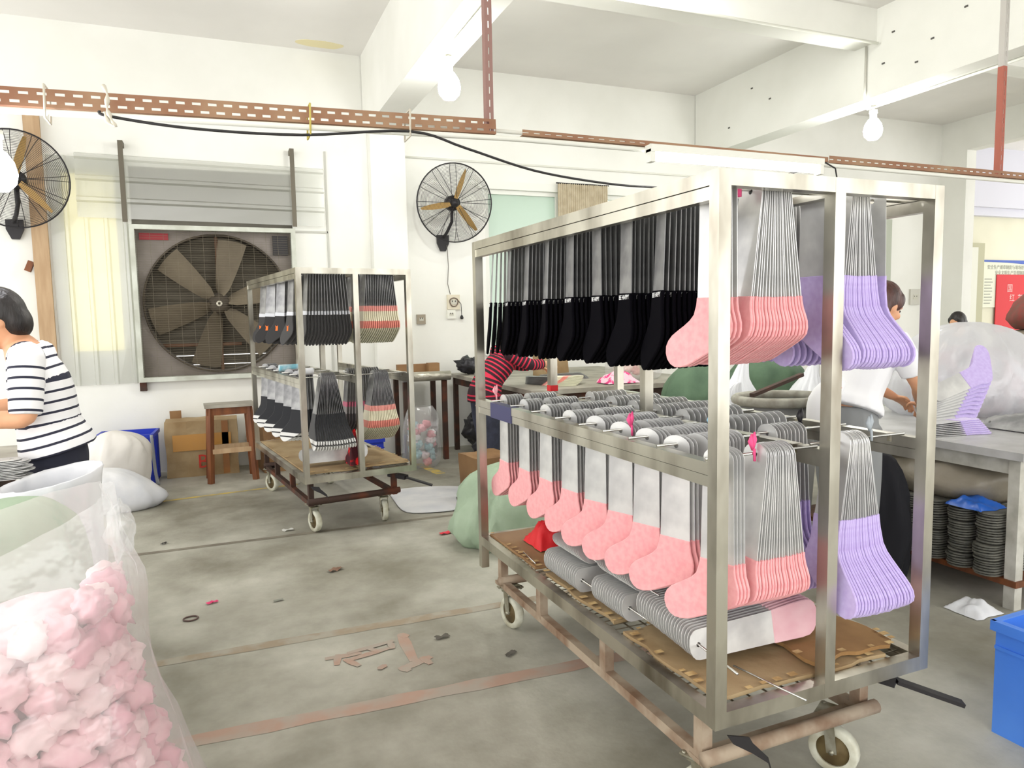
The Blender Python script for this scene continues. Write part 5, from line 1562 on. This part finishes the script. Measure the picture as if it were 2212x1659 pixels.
carton('worn brown carton behind the green sack', (1.97, 5.40), (0.34, 0.34, 0.40), M_cardd, 0.2, tape=False, flaps=False)
carton('small olive box beside the worn carton', (2.38, 5.29), (0.26, 0.24, 0.42), mat('olive_card', (196, 184, 120), 0.6), 0.1, tape=False, flaps=False)

st = empty('wooden_stool', (0.05, 7.34, 0), 0.05)
tag(st, 'tall brown wooden stool with a pale top beside the second rack', 'stool')
G().b2((-0.22, -0.15, 0.71), (0.22, 0.15, 0.735)).obj('seat', M_tabletop, st)
G().b2((-0.20, -0.13, 0.64), (0.20, -0.10, 0.71)).b2((-0.20, 0.10, 0.64), (0.20, 0.13, 0.71)).obj('apron', M_wood, st)
for sx in (-1, 1):
    for sy in (-1, 1):
        G().bar((sx * 0.17, sy * 0.115, 0.71), (sx * 0.20, sy * 0.14, 0.0), 0.045, 0.045).obj('leg', M_wood, st)
    G().bar((sx * 0.19, -0.13, 0.22), (sx * 0.19, 0.13, 0.22), 0.03, 0.04).obj('stretcher', M_wood, st)
for sy in (-1, 1):
    G().bar((-0.19, sy * 0.13, 0.30), (0.19, sy * 0.13, 0.30), 0.03, 0.045).obj('stretcher', M_woodl, st)

# ================================================================== WORKTABLES
def table(name, label, x0, x1, y0, y1, z, m_top, m_leg, inset=0.06, apron=True, leg=0.05, shelf=None):
    e = empty(name, ((x0 + x1) / 2, (y0 + y1) / 2, 0))
    tag(e, label, 'table')
    X, Y = (x1 - x0) / 2, (y1 - y0) / 2
    G().b2((-X, -Y, z - 0.04), (X, Y, z)).obj('tabletop', m_top, e)
    if apron:
        for s in (-1, 1):
            G().b2((-X + inset, s * (Y - inset) - 0.015, z - 0.12), (X - inset, s * (Y - inset) + 0.015, z - 0.04)).obj('apron', m_leg, e)
            G().b2((s * (X - inset) - 0.015, -Y + inset, z - 0.12), (s * (X - inset) + 0.015, Y - inset, z - 0.04)).obj('apron', m_leg, e)
    for sx in (-1, 1):
        for sy in (-1, 1):
            G().b2((sx * (X - inset) - leg / 2, sy * (Y - inset) - leg / 2, 0), (sx * (X - inset) + leg / 2, sy * (Y - inset) + leg / 2, z - 0.04)).obj('leg', m_leg, e)
    if shelf:
        G().b2((-X + 0.02, -Y + 0.02, shelf - 0.03), (X - 0.02, Y - 0.02, shelf)).obj('shelf', M_wood, e)
    return e
table('worktable', 'worn grey worktable under the far windows beside the crimson-striped worker', 2.41, 4.35, 5.5, 7.85, 0.88, M_tabletop, M_rustd)
table('worktable', 'worktable heaped with grey forms in front of the navy-striped worker', -2.2, -0.88, 3.25, 4.3, 0.90, M_tabletop, M_rustd)
M_plastictop = mat('plastic_covered_top', (196, 196, 196), 0.35, col2=(170, 170, 168), scale=5, bump=0.2, bscale=12)
wt = table('worktable', 'plastic-covered worktable with a low shelf beside the worker in white', 3.55, 5.4, 2.22, 3.80, 0.80, M_plastictop, mat('whitewashed_leg', (206, 204, 194), 0.7, col2=(170, 168, 156), scale=9), inset=0.06, leg=0.055, shelf=0.15)
table('worktable', 'small wooden worktable piled with green and white sacks', 3.05, 4.3, 3.85, 4.95, 0.74, mat('wood_top', (150, 112, 70), 0.6, col2=(120, 84, 50), scale=4), M_wood)

# rough bench by the pillar with a foil roll
bn = empty('packing_bench', (1.98, 7.53, 0))
tag(bn, 'rough bench with a foil wrapped rail by the pillar', 'bench')
G().b2((-0.24, -0.25, 0.90), (0.24, 0.3, 0.93)).obj('bench_top', M_card, bn)
G().tube([(-0.26, -0.28, 0.905), (0.26, -0.28, 0.905)], 0.05, 12).obj('foil_rail', mat('foil', (186, 182, 168), 0.3, 0.6, bump=0.6, bscale=14), bn)
G().b2((-0.24, 0.0, 0.93), (0.10, 0.06, 1.02)).b2((0.08, -0.1, 0.93), (0.2, 0.0, 1.03)).obj('wood_blocks', M_cardd, bn)
for sx in (-1, 1):
    for sy in (-1, 1):
        G().b2((sx * 0.21 - 0.025, sy * 0.22 - 0.025, 0), (sx * 0.21 + 0.025, sy * 0.22 + 0.025, 0.90)).obj('leg', M_rustd, bn)
sack('plastic_sack', 'clear plastic sack of pastel socks under the rough bench', 1.86, 7.05, [(0.003, 0.15, 0.13), (0.1, 0.19, 0.17), (0.35, 0.19, 0.17), (0.52, 0.17, 0.14), (0.62, 0.12, 0.09)], M_film, 15, wr=0.08, cat='bag', open_top=True)
CL_PAS = [clump_mesh(20 + s * 2.1, mat('pastel_%d' % s, c, 0.9)) for s, c in enumerate(((232, 214, 220), (160, 196, 204), (236, 160, 170), (226, 226, 226)))]
rnd = random.Random(5)
for i in range(34):
    a = rnd.uniform(pi * 0.75, 2 * pi * 1.05); zz = 0.05 + 0.40 * (i / 34)
    o = instance('sock_clump', CL_PAS[rnd.randrange(4)], Matrix.Translation((1.86 + 0.10 * cos(a), 7.05 + 0.085 * sin(a), zz + 0.02)) @ Matrix.Rotation(rnd.uniform(0, 6), 4, 'X') @ Matrix.Scale(0.8, 4))
    tag(o, 'crumpled pastel sock in the clear sack under the rough bench', 'sock', 'pastel socks under the bench')
for i, (x, y, sx, sz) in enumerate([(2.66, 7.48, 0.19, 0.20), (3.22, 7.50, 0.19, 0.17), (2.62, 6.96, 0.2, 0.13)]):
    lab = ['tall black rubbish bag slumped beside the rough bench', 'black rubbish bag under the end of the far worktable', 'flat black rubbish bag lying in front of the taller ones'][i]
    crumple('rubbish_bag', lab, (x, y, sz * 1.05), (sx, 0.2, sz), M_blackbag, 3 + i * 2.7, 'bag', rest=0.0)
# things on the far worktable
crumple('rubbish_bag', 'small black bundle on the corner of the far worktable', (2.55, 7.55, 0.97), (0.13, 0.12, 0.09), M_blackbag, 21, 'bag', rest=0.88)
def axes(o, d, n):
    """form with its sock end pointing along d and its flat face along n"""
    z = -Vector(d).normalized(); x = Vector(n); x = (x - z * x.dot(z)).normalized(); y = z.cross(x)
    return Matrix.Translation(o) @ Matrix((x, y, z)).transposed().to_4x4()
for i in range(9):
    a = -1.25 + 0.07 * i
    o = instance('cream_sock_form', FORMS['cream'][0], axes((2.66, 6.12, 0.8845 + 0.0082 * i), (cos(a), sin(a), 0), (0, 0, 1)))
    c = instance('sock', FORMS['cream'][1]); c.parent = o
    tag(o, 'form with a cream coral-heeled sock fanned on the far worktable', 'sock form', 'cream forms on the far worktable')
for i in range(10):
    a = -0.35 + 0.06 * i
    o = instance('worn_form', FORMS['worn'][0], axes((2.98, 6.50, 0.8825 + 0.0045 * i), (cos(a), sin(a), 0), (0, 0, 1)))
    tag(o, 'bare grey form fanned on the far worktable', 'sock form', 'bare forms on the far worktable')
def heap_on(name, label, c, sx, sy, h, m, seed, cat='cloth'):
    return cloth_heap(name, label, Matrix.Translation((c[0], c[1], 0)), 0, 0, c[2], sx, sy, h, m, seed, cat)
heap_on('patterned_cloth', 'pink and magenta patterned cloth on the far worktable', (3.38, 5.72, 0.885), 0.17, 0.12, 0.12, mat('magenta_print', (226, 64, 130), 0.85, col2=(244, 200, 214), scale=16, lo=0.45, hi=0.52), 31)
sack('plastic_sack', 'clear bag of blush socks standing on the far worktable', 3.72, 6.0, [(0.885, 0.24, 0.18), (0.95, 0.29, 0.2), (1.1, 0.28, 0.2), (1.2, 0.22, 0.14), (1.24, 0.08, 0.05)], M_film, 33, wr=0.08, cat='bag')
CL_BL = [clump_mesh(40 + s * 2.1, mat('blush_%d' % s, c, 0.9)) for s, c in enumerate(((244, 214, 200), (240, 190, 182), (248, 228, 214)))]
for i in range(36):
    a = rnd.uniform(pi * 0.9, 2 * pi * 1.08); zz = 0.945 + 0.18 * rnd.random()
    o = instance('sock_clump', CL_BL[rnd.randrange(3)], Matrix.Translation((3.72 + 0.17 * cos(a), 6.0 + 0.10 * sin(a), zz)) @ Matrix.Rotation(rnd.uniform(0, 6), 4, 'X') @ Matrix.Scale(0.85, 4))
    tag(o, 'crumpled blush sock in the clear bag on the far worktable', 'sock', 'blush socks on the far worktable')
carton('small ochre carton at the back of the far worktable', (3.25, 6.9, 0.88), (0.30, 0.24, 0.26), M_card, 0.1, tape=False, flaps=False)
# navy-striped worker's table: heap of forms
for i in range(26):
    k, q = divmod(i, 13)
    a = pi + rnd.uniform(-0.08, 0.08) + (-0.05 if k else 0.05)
    o = instance('bare_form', FORMS['bare'][0], axes((-0.745 - 0.17 * k - rnd.uniform(0, 0.05), 3.36 + 0.24 * k, 0.9025 + 0.0062 * q), (cos(a), sin(a), 0), (0, 0, 1)))
    tag(o, 'bare form in the heap on the navy-striped worker\'s table', 'sock form', 'bare forms heaped on the navy-striped worker\'s table')
heap_on('dark_cloth', 'maroon cloth lying among the forms on the navy-striped worker\'s table', (-1.10, 3.36, 0.978), 0.13, 0.09, 0.08, mat('maroon_cloth', (88, 30, 44), 0.9), 41)
# sacks and wraps on the small wooden table
sack('woven_sack', 'dark green woven sack tied at the neck on the small wooden table', 3.35, 4.45, [(0.745, 0.24, 0.2), (0.85, 0.30, 0.26), (1.02, 0.26, 0.22), (1.12, 0.14, 0.12), (1.16, 0.05, 0.05)], M_darkgreen, 51, wr=0.1)
sack('woven_sack', 'rounded green woven sack behind the white wraps on the small wooden table', 4.02, 4.5, [(0.745, 0.26, 0.24), (0.85, 0.32, 0.28), (1.05, 0.28, 0.24), (1.15, 0.16, 0.14), (1.2, 0.05, 0.05)], M_darkgreen, 54, wr=0.1)
M_wrap = mat('white_wrap', (228, 230, 234), 0.45, bump=0.4, bscale=9)
def wrap_bag(label, x, y, z, s, seed):
    sack('white_bag', label, x, y, [(z, 0.16 * s, 0.13 * s), (z + 0.06, 0.20 * s, 0.16 * s), (z + 0.2 * s, 0.15 * s, 0.12 * s), (z + 0.32 * s, 0.07 * s, 0.06 * s, 0.02), (z + 0.42 * s, 0.045 * s, 0.02 * s, 0.05), (z + 0.46 * s, 0.02 * s, 0.01, 0.08)], M_wrap, seed, wr=0.20, cat='bag', fold=0.05, n=56)
wrap_bag('limp white plastic bag beside the dark green sack', 2.98, 3.68, 0.601, 1.0, 61)
wrap_bag('peaked white plastic bag on the small wooden table, by the rounded green sack', 3.30, 3.98, 0.745, 0.95, 64)
wrap_bag('creamy white plastic bag on the small wooden table', 3.98, 4.02, 0.745, 0.9, 67)
tag(G().b2((2.80, 3.51, 0), (3.2, 3.85, 0.60)).b2((2.78, 3.49, 0.58), (3.22, 3.865, 0.60)).obj('storage_box', M_grey), 'grey storage box under the limp white bag', 'box')
# hose-rimmed basket
bk = empty('rimmed_basket', (3.02, 3.42, 0))
bk.location = (3.00, 3.25, 0)
tag(bk, 'round basket with a thick grey rim behind the loaded rack', 'basket')
G().tube([(0.26 * cos(2 * pi * k / 30), 0.22 * sin(2 * pi * k / 30), 1.00) for k in range(30)], 0.028, 10, closed=True).obj('rim', mat('grey_rim', (168, 166, 154), 0.7, col2=(136, 132, 120), scale=16), bk)
G().lathe([(0.17, 0.003), (0.24, 0.98), (0.235, 0.98), (0.165, 0.02)], 30, Matrix.Diagonal((1, 0.85, 1, 1))).obj('basket_wall', mat('grey_basket', (150, 150, 146), 0.7), bk)
G().bar((-0.22, -0.02, 1.035), (0.28, 0.12, 1.12), 0.03, 0.02).obj('handle_bar', M_rustd, bk)
# lilac socks in the worker's hands and on the table
for i in range(9):
    M = axes((3.46 + 0.004 * i, 2.70 - 0.007 * i, 0.945 + 0.014 * i), (0.97, -0.02, 0.02 + 0.03 * i), (0.1, -0.8, 0.55))
    o = instance('lilac_sock_form', FORMS['lilac'][0], M)
    c = instance('sock', FORMS['lilac'][1]); c.parent = o
    tag(o, 'form with a lilac sock held up over the plastic-covered worktable', 'sock form', 'lilac forms held by the worker in white')
for i in range(8):
    M = axes((3.60 + 0.006 * i, 2.78 + 0.004 * i, 0.8045 + 0.0085 * i), (0.97, -0.16 + 0.03 * i, 0), (0, 0, 1))
    o = instance('lilac_sock_form', FORMS['lilac'][0], M)
    c = instance('sock', FORMS['lilac'][1]); c.parent = o
    tag(o, 'form with a lilac sock lying flat on the plastic-covered worktable', 'sock form', 'lilac forms lying on the plastic-covered worktable')
for i in range(18):
    M = axes((4.16 + 0.030 * i, 2.80 + 0.01 * (i % 3), 0.8375), (0.04, -1, 0), (-0.64, 0, 0.77))
    o = instance('worn_form', FORMS['worn'][0], M)
    tag(o, 'bare worn form leaning in the row on the plastic-covered worktable', 'sock form', 'worn forms leaning on the plastic-covered worktable')
# big cloudy bag of stock on the table
sack('cloudy_bag', 'huge cloudy plastic bag bulging on the plastic-covered worktable', 4.74, 3.37, [(0.803, 0.52, 0.34), (0.90, 0.62, 0.42), (1.08, 0.60, 0.41), (1.25, 0.48, 0.34), (1.36, 0.30, 0.22), (1.41, 0.08, 0.07)], M_filmgrey, 71, 90, 0.10, 'bag', fr=3.2, fold=0.035)
sack('stock_heap', 'dim stock inside the huge cloudy bag', 4.74, 3.37, [(0.81, 0.40, 0.24), (0.95, 0.46, 0.29), (1.12, 0.40, 0.25), (1.22, 0.24, 0.15), (1.25, 0.08, 0.06)], mat('dim_stock', (196, 196, 202), 0.9, col2=(214, 180, 186), scale=9), 74, 40, 0.14, 'socks')['kind'] = 'stuff'
# maroon net bag on a stack of grey sacks
sack('woven_sack', 'grey sack stack under the maroon net bag', 6.70, 4.0, [(0.003, 0.5, 0.4), (0.3, 0.55, 0.45), (0.8, 0.5, 0.42), (1.2, 0.48, 0.4), (1.30, 0.3, 0.26), (1.31, 0.1, 0.1)], mat('taupe_woven', (150, 142, 126), 0.85, bump=0.4, bscale=8), 81, wr=0.12)
sack('net_bag', 'maroon net bag resting on the grey sack stack', 6.74, 3.98, [(1.315, 0.34, 0.28), (1.40, 0.42, 0.36), (1.55, 0.36, 0.30), (1.72, 0.20, 0.17, 0.1), (1.80, 0.05, 0.05, 0.15)], mat('maroon_net', (132, 62, 56), 0.8, col2=(112, 74, 64), scale=22), 84, wr=0.08, cat='bag')
# under the plastic-covered worktable
k = 0
M_dusty = mat('dusty_form', (96, 96, 88), 0.7, 0.2, col2=(128, 126, 116), scale=10)
for yy in [2.385 + 0.15 * q for q in range(7)]:
    for lvl in range(4 if yy < 3.0 else 3):
        e = empty('form_bundle', (3.60 + 0.03 * nz(k * 1.7), yy + 0.01 * nz(k * 3.1), 0.152 + lvl * 0.083), 0.14 * nz(k * 2.3))
        tag(e, 'bundle of dusty grey forms stacked on the low shelf of the worktable', 'form bundle', 'dusty form bundles on the low shelf')
        for q in range(6):
            dx = 0.018 * nz(k * 2.1 + q * 1.3); dy = 0.010 * nz(k * 1.1, q * 1.9)
            pts = [(-0.03 - 0.055 * sin(pi * i / 8), 0.060 * cos(pi * i / 8)) for i in range(9)] + [(0.26, -0.055), (0.26, 0.055)]
            G().prism(pts, 0.008, lambda u, v, w: (u + dx, v + dy, 0.006 + q * 0.0132 + w)).obj('form', M_dusty, e)
        k += 1
sack('woven_sack', 'taupe plastic sack stuffed above the form bundles under the worktable', 3.90, 2.78, [(0.479, 0.3, 0.36), (0.55, 0.36, 0.42), (0.63, 0.34, 0.42), (0.69, 0.26, 0.32), (0.72, 0.08, 0.1)], mat('taupe_plastic', (128, 120, 104), 0.4, col2=(150, 142, 126), scale=5, bump=0.4, bscale=8), 91, wr=0.12)
carton('ochre carton under the far end of the plastic-covered worktable', (3.98, 3.52, 0.151), (0.5, 0.28, 0.48), M_card, 0.1, tape=False, flaps=False)
for i, (x, y, h) in enumerate([(4.55, 2.55, 0.50), (4.55, 3.05, 0.56), (5.05, 2.80, 0.52)]):  # sacks added to block light and darken the space under the table
    sack('woven_sack', ['brown sack deep under the worktable behind the form bundles', 'taller brown sack deep under the worktable near the ochre carton', 'brown sack under the outer edge of the plastic-covered worktable'][i], x, y,
         [(0.155, 0.2, 0.2), (0.25, 0.24, 0.23), (h, 0.22, 0.2), (h + 0.1, 0.1, 0.1), (h + 0.12, 0.03, 0.03)], mat('dark_taupe', (92, 84, 72), 0.85), 110 + i * 3, wr=0.1)
heap_on('blue_bag', 'blue plastic bag lying on the dusty form bundles', (3.60, 2.48, 0.477), 0.10, 0.10, 0.06, mat('blue_bag', (36, 96, 190), 0.35), 95)
heap_on('white_rag', 'white plastic rag on the floor by the worktable leg', (3.41, 2.34, 0.0), 0.10, 0.09, 0.06, M_wrap, 98)
sack('woven_sack', 'black cloth bundle on the floor beside the worktable beyond the rack', 3.365, 2.90, [(0.003, 0.11, 0.18), (0.2, 0.13, 0.22), (0.5, 0.125, 0.2), (0.68, 0.09, 0.12), (0.72, 0.03, 0.03)], mat('black_cloth', (22, 22, 28), 0.9), 99, wr=0.12)
